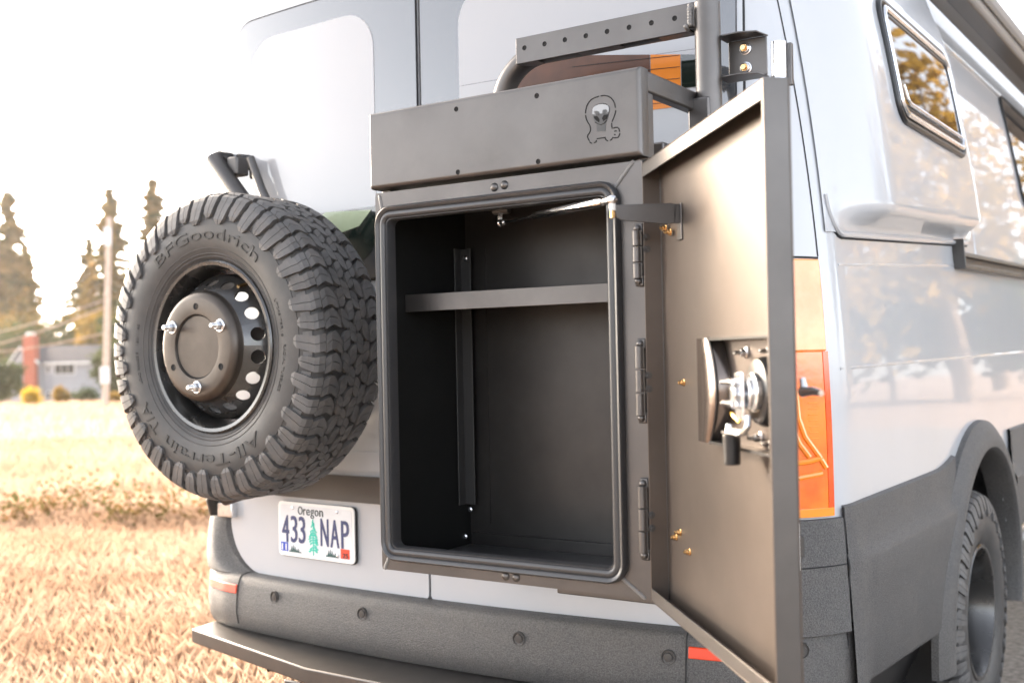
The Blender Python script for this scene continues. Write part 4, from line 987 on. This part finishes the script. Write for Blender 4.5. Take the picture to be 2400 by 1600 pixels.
mech = [((ma+0.010, .022, 0.004), (ma+0.010, .030, 0.004), .027), ((ma+0.002, .030, 0.002), (ma+0.002, .035, 0.002), .022), ((ma-0.010, .035, 0.0), (ma-0.010, .048, 0.0), .010), ((ma-0.004, .035, 0.014), (ma-0.004, .050, 0.014), .0045), ((ma-0.004, .035, -0.014), (ma-0.004, .046, -0.014), .0045)]
for p, q, r in mech:
    MB().cyl(lp3(p[0], p[1], cz+p[2]), lp3(q[0], q[1], cz+q[2]), r, r*0.96, n=20).build('latch_cam', 'zinc', LT, bevel=0.0012)
MB().fbox(lp3(ma-0.006, 0.038, cz), DD, DN, DZ, -0.016, 0.016, 0.0, 0.003, -0.034, 0.030).build('latch_plate', 'zinc', LT, bevel=0.004)
for dz in (0.016, -0.013):
    MB().cyl(lp3(ma-0.014, 0.044, cz+dz), lp3(ma-0.044, 0.044, cz+dz), 0.0062, 0.0045, n=12).build('latch_pin', 'zinc', LT)
    MB().cyl(lp3(ma-0.044, 0.044, cz+dz), lp3(ma-0.066, 0.044, cz+dz), 0.0032, n=10).build('latch_pin', 'zinc', LT)
mb = MB(); mb.fbox(lp3(ma-0.03, 0.040, cz), DD, DN, DZ, -0.004, 0.002, 0, 0.004, -0.014, 0.018); mb.build('latch_plate', 'zinc', LT, bevel=0.001)
MB().tube([lp3(ma-0.054, 0.036, cz-0.028), lp3(ma-0.040, 0.040, cz-0.026), lp3(ma-0.028, 0.040, cz-0.030), lp3(ma-0.014, 0.038, cz-0.037)], 0.0022, 8).build('latch_spring', 'gold', LT)
MB().tube([lp3(ma+0.010, 0.034, cz-0.028), lp3(ma+0.014, 0.036, cz-0.040), lp3(ma+0.006, 0.038, cz-0.048), lp3(ma-0.014, 0.040, cz-0.050), lp3(ma-0.040, 0.040, cz-0.050)], 0.0042, 8).build('latch_arm', 'zinc', LT)
mb = MB(); mb.fbox(lp3(ma-0.030, 0.028, cz-0.052), DD, DN, DZ, -0.040, 0.024, 0, 0.018, -0.003, 0.0); mb.build('latch_plate', 'zinc', LT, bevel=0.001)
MB().cyl(lp3(ma-0.055, 0.037, cz-0.052), lp3(ma-0.055, 0.037, cz-0.042), 0.008, 0.006, n=12).build('latch_nut', 'zinc', LT)
MB().cyl(lp3(ma-0.055, 0.036, cz-0.055), lp3(ma-0.055, 0.036, cz-0.098), 0.0125, 0.0115, n=20).build('latch_knob', 'blackp', LT, bevel=0.002)
for (da, dz) in ((-0.085, 0.056), (0.020, 0.058), (-0.035, -0.060), (0.022, -0.064)):
    q = lp3(ma+da, 0.0, cz+dz); mb = MB(); mb.lathe([(.0001, .020), (.0030, .020), (.0032, .010), (.0056, .010), (.0060, .004), (.0085, .003), (.0085, 0)], q, DD, DZ, DN, 12); mb.build('latch_bolt', 'zinc', LT)
# outside lever seen past the free edge
ed = HP+DD*(DLN-0.085)-DN*(DTK+0.002)
q = onP(1878, 902, HP-DN*0.085, DN)
mb = MB(); mb.tube([q-DD*0.05, q-DD*0.016+DZ*0.002, q+DD*0.012], [0.0075, 0.006, 0.004], 10); mb.tube([q-DD*0.045+DZ*0.0, q-DD*0.052+DZ*0.018], [0.006, 0.004], 8); mb.build('door_handle', 'chrome', DOOR)

# ------------------------------------------------------------------ carrier frame of the box
CR = thing('box_carrier', 'grey tubular swing frame with perforated bar above the gear box', 'carrier', (0.852, -0.2, 1.4))
mb = MB(); mb.cyl((0.852, -0.20, 0.90), (0.852, -0.20, 1.948), 0.0258, n=28); mb.build('post', 'powder', CR, bevel=0.004)
MB().box(0.818, 0.864, -0.229, -0.17, 1.600, 1.752).build('post_socket', 'powder', CR, bevel=0.004)
PB = sub('perforated_bar', CR)
bx0, bx1, bz0, bz1, byf = 0.398, 0.815, 1.892, 1.950, -0.203
MB().box(bx0, bx1, byf-0.003, byf, bz0, bz1).build('bar_face', 'powder', PB, bevel=0.003)
MB().box(bx0+0.003, bx1, byf+0.0, byf+0.045, bz1-0.0032, bz1-0.0002).build('bar_top', 'powder', PB, bevel=0.001)
for xa, xb in ((bx0+0.001, bx0+0.055), (bx0+0.155, bx0+0.255), (bx0+0.345, bx1)):
    MB().box(xa, xb, byf+0.0, byf+0.032, bz0+0.0002, bz0+0.003).build('bar_tab', 'powder', PB, bevel=0.001)
for p in ((160, 368), (314, 338), (470, 306), (630, 276), (793, 243), (961, 211), (1132, 177), (1310, 142)):
    q = onY((1180+p[0]/3.2667)/KK, p[1]/3.2667/KK, byf-0.003)
    MB().lathe([(.0001, .0003), (.0046, .0003), (.0050, .0006), (.0056, .0001)], q, (1, 0, 0), (0, 0, 1), (0, -1, 0), 16).build('bar_hole', 'hole', PB)
# main tube: from the post across and bending down to the box top
cv = []
for i in range(13):
    a = R_(90*i/12); cv.append((0.445-0.115*math.sin(a), -0.165, 1.805+0.115*math.cos(a)))
MB().tube([(0.842, -0.165+0.0, 1.920), (0.70, -0.165, 1.920)]+cv+[(0.33, -0.165, 1.75), (0.33, -0.165, 1.61)], 0.0245, 20).build('hoop_tube', 'powder', CR)
mb = MB()
for k in range(6): mb.sphere((0.8245, -0.222, 1.902+0.006*k), 0.006, 8, 6)
for k in range(6): mb.sphere((0.817-0.001*k, -0.226+0.004*k, 1.897), 0.005, 8, 6)
mb.build('weld_bead', 'weld', CR)
MB().box(bx1, 0.832, -0.215, -0.175, bz0+0.004, bz1-0.002).build('bar_stub', 'powder', CR, bevel=0.004)
# hinge bracket bolted to the pillar
BK = sub('pillar_bracket', CR)
MB().box(0.874, 0.955, -0.150, -0.145, 1.795, 1.872).build('bracket_plate', 'powder', BK, bevel=0.002)
for z in (1.7915, 1.873):
    MB().prism([(0.868, -0.195), (0.915, -0.200), (0.948, -0.185), (0.955, -0.14), (0.868, -0.14)], (0, 0, z), (1, 0, 0), (0, 1, 0), (0, 0, 1), 0, 0.0035).build('bracket_flange', 'powder', BK, bevel=0.001)
for z in (1.853, 1.814):
    mb = MB(); mb.lathe([(.0001, .016), (.0055, .016), (.0060, .010), (.0075, .010)], (0.911, -0.150, z), (1, 0, 0), (0, 0, 1), (0, -1, 0), 6); mb.build('bolt', 'brass', BK)
    mb = MB(); mb.lathe([(.0075, .009), (.0098, .008), (.0105, .003), (.0125, .0025), (.0125, 0)], (0.911, -0.150, z), (1, 0, 0), (0, 0, 1), (0, -1, 0), 18); mb.build('washer', 'zinc', BK)
MB().cyl((0.972, -0.13, 1.775), (0.972, -0.13, 1.862), 0.0150, n=20).build('pivot', 'zinc', BK, bevel=0.002)
MB().box(0.955, 0.9545+0.038, -0.1145, -0.102, 1.776, 1.861).build('pivot_block', 'powder', BK, bevel=0.002)

# ------------------------------------------------------------------ tyre carrier
TCR = thing('tyre_carrier', 'dark tube carrier behind the spare wheel with bracket on van edge', 'carrier', (-0.44, -0.1, 1.3))
pt = [onY(489, 352, -0.04), onY(492, 366, -0.04), onY(545, 440, -0.04)]; dv = (pt[2]-pt[1])
MB().tube([pt[1]+Vector((0.0, 0.06, 0.004)), pt[1]+Vector((-0.004, 0.022, 0.006)), pt[1], pt[1]+dv*0.5, pt[1]+dv*1.5, pt[1]+dv*2.2], 0.0235, 18).build('upper_tube', 'powder', TCR)
mb = MB(); a = onY(520, 372, 0.02)
MB().box(a.x-0.030, a.x+0.010, -0.01, 0.09, a.z-0.035, a.z+0.025).build('link', 'zinc', TCR, bevel=0.004)
b0 = onY(553, 384, 0.0); MB().box(b0.x-0.022, b0.x+0.022, -0.035, 0.012, b0.z-0.028, b0.z+0.026).build('bracket', 'powder', TCR, bevel=0.006)
q = [onY(*p, -0.02) for p in ((575, 362), (583, 385), (600, 432), (640, 520))]
MB().tube(q, 0.012, 10).build('bracket_arm', 'powder', TCR)
MB().cyl((-0.437, -0.16, 1.287), (-0.437, -0.10, 1.287), 0.085, n=32).build('mount_plate', 'powder', TCR, bevel=0.004)
MB().tube([(-0.437, -0.07, 1.287), (-0.437, -0.07, 1.02), (-0.50, -0.07, 0.92), (-0.72, -0.06, 0.86)], 0.022, 14).build('lower_tube', 'powder', TCR)
MB().tube([(-0.437, -0.07, 1.287), (-0.437, -0.07, 1.5), (-0.56, -0.05, 1.68)], 0.022, 14).build('middle_tube', 'powder', TCR)
a = onY(493, 1165, 0.03); MB().tube([a+Vector((0.02, 0.0, 0.06)), a+Vector((0.0, 0.0, 0.02)), a+Vector((0.006, 0, -0.022))], [0.026, 0.026, 0.018], 14).build('lower_pivot', 'blackp', TCR)
MB().box(a.x+0.02, a.x+0.085, 0.02, 0.09, a.z-0.025, a.z+0.02).build('pivot_block', 'zinc', TCR, bevel=0.004)

# ------------------------------------------------------------------ rear step
STP = thing('rear_step', 'black metal step board under the rear bumper', 'step', (0, -0.1, 0.3))
zt = 0.470
pl_ = [onP(*p, (0, 0, zt), (0, 0, 1)) for p in ((440, 1443), (532, 1412))]
pf_ = onP(640, 1535-22, (0, 0, zt), (0, 0, 1)); 
A_ = pl_[0]; B_ = pl_[1]; Cx = onP(700, 1533, (0, 0, zt), (0, 0, 1))
poly = [(A_.x, A_.y), (Cx.x, Cx.y), (0.78, Cx.y-0.02), (0.93, -0.02), (0.95, B_.y), (B_.x, B_.y)]
MB().prism(poly, (0, 0, zt), (1, 0, 0), (0, 1, 0), (0, 0, 1), -0.040, 0.0).build('step_board', 'powder', STP, bevel=0.004, seg=3)
for x in (-0.33, 0.35):
    MB().box(x-0.03, x+0.03, -0.20, -0.19, 0.36, 0.4295).build('step_bracket', 'powder', STP, bevel=0.004)
    MB().fbox(Vector((x, -0.19, 0.415)), Vector((1, 0, 0)), Vector((0, 1, -0.5)).normalized(), Vector((0, 0.5, 1)).normalized(), -0.012, 0.012, 0, 0.3, -0.012, 0.012).build('step_arm', 'powder', STP, bevel=0.003)
    MB().box(x-0.025, x+0.025, 0.0, 0.35, 0.37, 0.4295).build('step_bracket', 'powder', STP, bevel=0.004)
# ------------------------------------------------------------------ background
def npmesh(name, V, F4, mat, parent=None, local=False):
    me = bpy.data.meshes.new(name); nv, nf = len(V), len(F4); k = F4.shape[1]
    me.vertices.add(nv); me.vertices.foreach_set('co', V.astype(np.float32).ravel())
    me.loops.add(nf*k); me.loops.foreach_set('vertex_index', F4.astype(np.int32).ravel())
    me.polygons.add(nf); me.polygons.foreach_set('loop_start', np.arange(0, nf*k, k, dtype=np.int32))
    me.materials.append(M[mat]); me.update(calc_edges=True)
    o = bpy.data.objects.new(name, me); COL.objects.link(o)
    if parent: o.parent = parent; o.matrix_parent_inverse = root_inv(parent)
    return o
def cards(P, size, rng, flat=0.0, aspect=0.55):
    """one leaf-shaped quad at each point"""
    n = len(P); d = rng.normal(size=(n, 3)); d[:, 2] *= (1-flat); d /= np.linalg.norm(d, axis=1)[:, None]+1e-9
    e = rng.normal(size=(n, 3)); e -= d*(e*d).sum(1)[:, None]; e /= np.linalg.norm(e, axis=1)[:, None]+1e-9
    s = (size*rng.uniform(.6, 1.4, n))[:, None]
    V = np.stack([P-d*s, P+e*s*aspect, P+d*s, P-e*s*aspect], 1).reshape(-1, 3)
    return V, np.arange(n*4).reshape(-1, 4)
def conifer(label, base, H, Rr, mat, seed, dens=1.0, group=None, leaf=0.16):
    rng = np.random.default_rng(seed); t = thing('conifer_tree', label, 'tree', base, group); b = np.array(base)
    mb = MB(); lean = rng.uniform(-.01, .01, 2)*H
    top = b+np.array([lean[0], lean[1], H])
    mb.tube([Vector(b-[0, 0, .3]), Vector(b+(top-b)*.3), Vector(b+(top-b)*.7), Vector(top)], [H*.017, H*.013, H*.007, H*.001], 8)
    pts = []; z = 0.12
    while z < 0.985:
        rad = Rr*(1-z)**0.8*rng.uniform(.40, 1.15)+0.25
        nb = rng.integers(4, 8)
        for k in range(nb):
            if rng.random() < 0.10: continue
            a = rng.uniform(0, 2*math.pi); L = rad*rng.uniform(.55, 1.2); p0 = b+(top-b)*z
            droop = -0.25*L*rng.uniform(.2, 1.4); up = 0.15*L
            tip = p0+np.array([math.cos(a)*L, math.sin(a)*L, droop+up])
            mb.tube([Vector(p0), Vector(p0+(tip-p0)*.5+[0, 0, .08*L]), Vector(tip)], [H*.0035*(1-z)+.01, H*.002*(1-z)+.008, .004], 4, caps=False)
            n = int(210*dens*(0.35+L/Rr))
            u = rng.uniform(.12, 1.03, n)[:, None]; q = p0+(tip-p0)*u; q[:, 2] += (.08*L*np.sin(math.pi*u[:, 0]))
            wdt = (0.10+0.20*L*np.sqrt(np.clip(1.05-u[:, 0], .02, 1)))
            q += rng.normal(size=(n, 3))*np.stack([wdt*.55, wdt*.55, wdt*.28], 1); pts.append(q)
        z += rng.uniform(.014, .028)
    mb.build('trunk', 'bark', t, smooth=60)
    P = np.concatenate(pts); V, F = cards(P, leaf*1.7*H/18, rng, 0.5, .55); npmesh('crown', V, F, mat, t); return t
def broadleaf(name, label, base, H, Rr, mat, seed, n=5000, leaf=0.16, trunk=True, group=None, cat='tree', squash=1.0, lift=0.35):
    rng = np.random.default_rng(seed); t = thing(name, label, cat, base, group); b = np.array(base); mb = MB()
    cl_ = int(26+n/160); cen = []
    while len(cen) < cl_:
        p = rng.uniform(-1, 1, 3)
        if .25 < np.linalg.norm(p) < 1: cen.append(p)
    cen = np.array(cen)*[Rr, Rr, H*(1-lift)/2*squash]*rng.uniform(.75, 1.08, (cl_, 1)); cc = b+[0, 0, H*(lift+(1-lift)/2)]
    if trunk:
        mb.tube([Vector(b-[0, 0, .2]), Vector(b+[0.02*H, 0, H*.3]), Vector(b+[0, 0.02*H, H*.8])], [H*.024, H*.018, H*.004], 8)
        for k in range(0, cl_, 3):
            s0 = b+[0, 0, H*rng.uniform(.25, .55)]; mb.tube([Vector(s0), Vector((s0+cc+cen[k])/2+rng.normal(size=3)*.04*H), Vector(cc+cen[k])], [H*.008, H*.005, H*.002], 5, caps=False)
    else:
        for k in range(5):
            mb.tube([Vector(b), Vector(cc+cen[k]*.9)], [H*.02, H*.006], 5)
    mb.build('trunk' if trunk else 'stem', 'bark', t, smooth=60)
    idx = rng.integers(0, cl_, n); rc = rng.uniform(.12, .30, cl_)*Rr
    P = cc+cen[idx]+rng.normal(size=(n, 3))*rc[idx][:, None]*[1, 1, .75]
    P = P[P[:, 2] > b[2]+0.02*H]
    V, F = cards(P, leaf, rng, 0.2, .6); npmesh('crown', V, F, mat, t); return t
def gpt(px, D, dz=0.0):
    p = atD(px, 836, D); return (p.x, p.y, gz(p.x, p.y)+dz)
def topH(px, py, D): p = atD(px, py, D); return p.z-gz(p.x, p.y)
# tall conifers
for i, (px, py, D, Rr, lb, sd_) in enumerate((
        (18, 430, 200, 9.0, 'tall sunlit conifer behind the brick chimney of the house', 1),
        (66, 560, 210, 7.0, 'shorter conifer crowding the tall one behind the chimney', 2),
        (262, 430, 200, 9.5, 'tall open conifer standing behind the utility pole', 3),
        (355, 405, 195, 8.0, 'tall conifer peeping over the spare tyre', 4),
        (205, 540, 215, 7.5, 'thin conifer just beside the utility pole above the house roof', 5))):
    conifer(lb, gpt(px, D), topH(px, py, D), Rr, 'conifer', sd_, 1.0, 'conifers behind the house', 0.17)
for i, (px, py, D, Rr, mat, lb, n) in enumerate((
        (95, 690, 185, 7.5, 'conifer', 'broad olive tree mass rising behind the house roof', 6500),
        (10, 740, 175, 7.0, 'leafgreen', 'dark green tree behind the gable end of the house', 6000),
        (170, 745, 180, 6.5, 'leafgreen', 'dark green tree behind the grey roof ridge', 6000),
        (236, 700, 165, 3.2, 'leafgold', 'golden leaved tree glowing beside the utility pole', 4200),
        (300, 690, 150, 3.6, 'leafgreen', 'green tree between the utility pole and the spare tyre', 5200),
        (252, 790, 140, 1.8, 'leafgreen', 'dark leafy tree at the right hand corner of the house', 4200),
        (330, 720, 160, 5.5, 'leafgreen', 'green tree behind the spare tyre', 4500),
        (0, 830, 118, 2.0, 'leafgreen', 'rounded dark green bush in front of the house gable', 5200))):
    D_ = D; broadleaf('broadleaf_tree', lb, gpt(px, D_), topH(px, py, D_), Rr, mat, 40+i, n, 0.26, True, 'trees around the house', lift=0.12 if i != 3 else 0.25)
for i, (px, py, D, Rr, mat, lb) in enumerate((
        (68, 890, 100, 0.75, 'leafyel', 'bright yellow shrub below the brick chimney'), (140, 888, 108, 0.6, 'leafgold', 'tawny shrub against the house front'),
        (200, 896, 108, 1.2, 'leafgreen', 'low green hedge at the foot of the house'), (262, 902, 90, 0.5, 'leafgold', 'small orange shrub at the foot of the utility pole'))):
    broadleaf('shrub', lb, gpt(px, D), max(0.8, topH(px, py, D)), Rr, mat, 80+i, 1500, 0.14, False, 'shrubs in front of the house', 'shrub', lift=0.0)
# house
HD = 150.0; hb = atD(130, 836, HD); hz = 1.25-(921-836)*KK*HD/FPX
RX = Vector((_R0[0], _R0[1], 0)); FY = Vector((_F[0], _F[1], 0)).normalized(); ang = R_(-14)
hx = (RX*math.cos(ang)+FY*math.sin(ang)); hy = Vector((-hx.y, hx.x, 0)); mpp = HD*KK/FPX
HM = Matrix(((hx.x, hy.x, 0, hb.x), (hx.y, hy.y, 0, hb.y), (hx.z, hy.z, 1, hz), (0, 0, 0, 1)))
HS = thing('house', 'grey sided house with dark roof and red brick chimney across the field', 'house', mtx=HM)
def hxp(px): return (px-130)*mpp
def hzp(py): return (921-py)*mpp
def hb_(x0, x1, y0, y1, z0, z1, nm, mat, par=HS): return MB().box(x0, x1, y0, y1, z0, z1).build(nm, mat, par, local=True, smooth=0)
WL, WR, EZ, RZ = hxp(28), hxp(255), hzp(829), hzp(791)
W1 = hb_(hxp(96), WR, 0, 8, -1, EZ, 'wall', 'siding')
GX0, GX1 = hxp(26), hxp(96); gm = (hxp(50)); gp = hzp(797)
mb = MB(); fr = [(GX0, -1), (GX1, -1), (GX1, EZ), (gm+0.3, gp), (GX0, EZ-0.3)]
mb.prism(fr, (0, -1.2, 0), (1, 0, 0), (0, 0, 1), (0, 1, 0), 0, 8.5); mb.build('gable_wall', 'siding', HS, local=True, smooth=0)
# siding boards on the front wall
for k in range(22):
    z = -0.1+k*0.25
    if z+0.25 < EZ: MB().add([(GX1+0.05, -0.012, z), (WR, -0.012, z), (WR, -0.045, z+0.02), (GX1+0.05, -0.045, z+0.02), (GX1+0.05, -0.012, z+0.24), (WR, -0.012, z+0.24)], [(0, 1, 2, 3), (3, 2, 5, 4)]).build('siding_board', 'siding', W1, local=True, smooth=0)
mb = MB(); rx0, rx1 = hxp(62), WR+0.5
mb.add([(rx0, -0.7, EZ-0.15), (rx1, -0.7, EZ-0.15), (rx1, 4, RZ), (rx0, 4, RZ), (rx0, 8.7, EZ-0.15), (rx1, 8.7, EZ-0.15), (rx0, -0.7, EZ-0.33), (rx1, -0.7, EZ-0.33), (rx1, 8.7, EZ-0.33), (rx0, 8.7, EZ-0.33)],
       [(0, 1, 2, 3), (3, 2, 5, 4), (6, 7, 1, 0), (4, 5, 8, 9), (6, 9, 8, 7), (0, 3, 4, 9, 6), (1, 7, 8, 5, 2)])
RF = mb.build('roof', 'roof', HS, local=True, smooth=0)
mb = MB()
for (xa, za, xb, zb) in ((gm+0.3, gp+0.25, GX0-0.7, EZ-0.7), (gm+0.3, gp+0.25, GX1+0.6, EZ-0.1)):
    mb.add([(xa, -1.7, za), (xb, -1.7, zb), (xb, 8, zb), (xa, 8, za), (xa, -1.7, za-0.22), (xb, -1.7, zb-0.22), (xb, 8, zb-0.22), (xa, 8, za-0.22)], [(0, 1, 2, 3), (7, 6, 5, 4), (0, 4, 5, 1), (2, 6, 7, 3), (1, 5, 6, 2), (0, 3, 7, 4)])
mb.build('gable_roof', 'roof', HS, local=True, smooth=0)
for (xa, za, xb, zb) in ((gm+0.3, gp+0.27, GX0-0.7, EZ-0.68), (gm+0.3, gp+0.27, GX1+0.6, EZ-0.08)):
    MB().add([(xa, -1.75, za), (xb, -1.75, zb), (xb, -1.75, zb-0.32), (xa, -1.75, za-0.32), (xa, -1.70, za), (xb, -1.70, zb), (xb, -1.70, zb-0.32), (xa, -1.70, za-0.32)], [(0, 1, 2, 3), (7, 6, 5, 4), (0, 4, 5, 1), (1, 5, 6, 2), (2, 6, 7, 3), (3, 7, 4, 0)]).build('barge_board', 'trimw', HS, local=True, smooth=0)
hb_(GX1, WR+0.5, -0.78, -0.70, EZ-0.36, EZ-0.12, 'gutter', 'trimw')
CHM = hb_(hxp(66), hxp(96), -1.9, -0.9, -1, hzp(768), 'chimney', 'brick'); hb_(hxp(72), hxp(90), -1.7, -1.1, hzp(768), hzp(761), 'chimney_cap', 'trimw', CHM)
for (xa, xb, za, zb, panes) in ((124, 180, 859, 829, 3), (150, 185, 915, 898, 1), (104, 116, 915, 896, 1), (104, 115, 856, 836, 1)):
    x0, x1, z0, z1 = hxp(xa), hxp(xb), hzp(za), min(hzp(zb), EZ-0.05)
    wf = hb_(x0, x1, -0.12, -0.03, z0, z1, 'window', 'trimw')
    for k in range(panes):
        wdt = (x1-x0-0.24)/panes; hb_(x0+0.12+k*wdt+0.03, x0+0.12+(k+1)*wdt-0.03, -0.135, -0.121, z0+0.10, z1-0.10, 'pane', 'pane', wf)
for (xa, xb, za, zb) in ((50, 60, 858, 838),):
    wf = hb_(hxp(xa), hxp(xb), -1.32, -1.21, hzp(za), hzp(zb), 'window', 'trimw'); hb_(hxp(xa)+.12, hxp(xb)-.12, -1.335, -1.321, hzp(za)+.15, hzp(zb)-.15, 'pane', 'pane', wf)
# utility pole and wires
pb = Vector(gpt(240, 70)); pt_ = atD(251, 500, 70)
UP = thing('utility_pole', 'weathered wooden utility pole standing at the field edge', 'pole', pb)
MB().tube([pb-Vector((0, 0, .5)), pb+(pt_-pb)*.5, pt_], [0.21, 0.18, 0.15], 12).build('pole_shaft', 'wood', UP)
bx = pb+(pt_-pb)*0.175; MB().fbox(bx-FY*0.2, RX, FY, Vector((0, 0, 1)), -0.26, 0.26, -0.12, 0.12, -0.5, 0.5).build('meter_box', 'trimw', UP)
ph = pb+(pt_-pb)*0.93; MB().fbox(ph-FY*0.2, RX, FY, Vector((0, 0, 1)), -0.20, 0.16, -0.1, 0.1, -0.9, 0.2).build('transformer_plate', 'trimw', UP)
for (xa, ya, xb, yb, lb) in ((-260, 800, 246, 687, 'topmost slack power wire running from the utility pole'), (-260, 838, 246, 704, 'middle power wire running from the utility pole'), (-260, 812, 240, 765, 'lowest thin wire crossing the house roof to the pole')):
    a = atD(xa, ya, 62); b = atD(xb, yb, 70); P = [a+(b-a)*(i/16)-Vector((0, 0, 0.5*math.sin(math.pi*i/16))) for i in range(17)]
    o = MB().tube(P, 0.035, 5).build('power_wire', 'wire'); tag(o, lb, 'wire', 'wires on the utility pole')
# trees beyond the drive: they show as golden reflections in the van side
for i, (x, y, H, Rr, mat, lb) in enumerate(((9, 22, 11, 3.2, 'leafgold', 'golden roadside tree ahead of the van, mirrored in its pod window'), (7, 30, 13, 3.6, 'leafgold', 'slim golden roadside tree straight ahead of the van'), (13, 30, 14, 4.2, 'leafgreen', 'tall green roadside tree behind the golden ones'), (17, 42, 15, 4.6, 'leafgreen', 'tall green roadside tree farther up the drive'), (9, 46, 15, 4.6, 'leafgold', 'wide golden roadside tree at the drive bend'), (24, 52, 17, 5.0, 'leafgreen', 'highest green roadside tree at the end of the drive'), (22, 26, 13, 4.0, 'leafgold', 'golden roadside tree set back from the drive'), (30, 34, 15, 4.8, 'leafgreen', 'broad green roadside tree set back from the drive'), (5.5, 34, 4.5, 2.6, 'leafgreen', 'low bushy roadside tree under the slim golden one'), (10, 34, 5, 3.0, 'leafgreen', 'low bushy roadside tree beside the drive bend'), (14.5, 38, 5, 3.0, 'leafgold', 'low golden roadside tree beside the drive bend'))):
    broadleaf('roadside_tree', lb, (x, y, 0), H, Rr, mat, 120+i, 2600, 0.22, True, 'trees along the drive', lift=0.18)
# dry grass
rng = np.random.default_rng(3)
def grass(n, r0, r1, h, wd, a0=R_(95), a1=R_(205)):
    r = np.sqrt(rng.uniform(r0**2, r1**2, n)); a = rng.uniform(a0, a1, n)
    x = 1.2+r*np.cos(a); y = -2.3+r*np.sin(a)
    keep = ~((((x-6.4)/7.1)**2+((y-3.0)/14.3)**2 < 1) | ((np.abs(x+0.02) < 1.06) & (y > -0.1)))
    x, y = x[keep], y[keep]; n = len(x)
    dn = np.sin(x*1.3+np.sin(y*.9)*2)*np.cos(y*1.1+np.cos(x*.7)); hh = h*(rng.uniform(.35, 1.3, n))*(1+.25*dn)
    z = np.array([gz(p, q) for p, q in zip(x, y)])-0.03
    lean = rng.normal(size=(n, 2))*hh[:, None]*.30; t = rng.uniform(0, math.pi, n); w_ = wd*rng.uniform(.6, 1.5, n)
    ox, oy = np.cos(t)*w_, np.sin(t)*w_
    V = np.stack([np.stack([x-ox, y-oy, z], 1), np.stack([x+ox, y+oy, z], 1), np.stack([x+lean[:, 0]*.4+ox*.6, y+lean[:, 1]*.4+oy*.6, z+hh*.62], 1), np.stack([x+lean[:, 0], y+lean[:, 1], z+hh], 1)], 1).reshape(-1, 3)
    return V
parts = [grass(520000, 2.5, 9, .135, .0008), grass(230000, 9, 24, .16, .0024), grass(110000, 24, 130, .28, .015, R_(112), R_(178))]
V = np.concatenate(parts); F = np.arange(len(V)).reshape(-1, 4)
tag(npmesh('dry_grass', V, F, 'straw'), 'dry straw coloured grass covering the field', 'grass', kind='stuff')
# weeds in the field
for i, (px, py, Rr, H, mat, lb) in enumerate(((130, 1195, 0.45, 0.26, 'weed', 'reddish green weed clump in the dry grass'), (235, 1190, 0.50, 0.30, 'weed', 'olive weed clump beside the reddish one'), (440, 1205, 0.35, 0.25, 'weed', 'small green weed close to the van bumper'), (300, 1212, 0.30, 0.26, 'weed', 'low green weed between the larger clumps'), (20, 1215, 0.30, 0.26, 'weed', 'sparse weed at the far end of the weed row'))):
    d = ray(px, py); D = (0.02-CAM[2])/d[2]; p = CAM+d*D
    broadleaf('weed_clump', lb, (p[0], p[1], gz(p[0], p[1])), H, Rr, mat, 200+i, 300, 0.022, False, 'weeds in the field', 'weed', lift=0.0)

# air between the camera and the trees
hm = bpy.data.materials.new('haze_air'); hm.use_nodes = True; hn = hm.node_tree.nodes; hn.remove(hn['Principled BSDF'])
pv = hn.new('ShaderNodeVolumePrincipled'); pv.inputs['Color'].default_value = (1.0, 0.96, 0.90, 1); pv.inputs['Density'].default_value = 0.00014; pv.inputs['Anisotropy'].default_value = 0.55
hm.node_tree.links.new(pv.outputs['Volume'], hn['Material Output'].inputs['Volume'])
tag(MB().box(-470, 470, -470, 470, -8.5, 34).build('haze', hm, smooth=0), 'thin warm backlit haze over the field and trees', 'haze', kind='stuff')
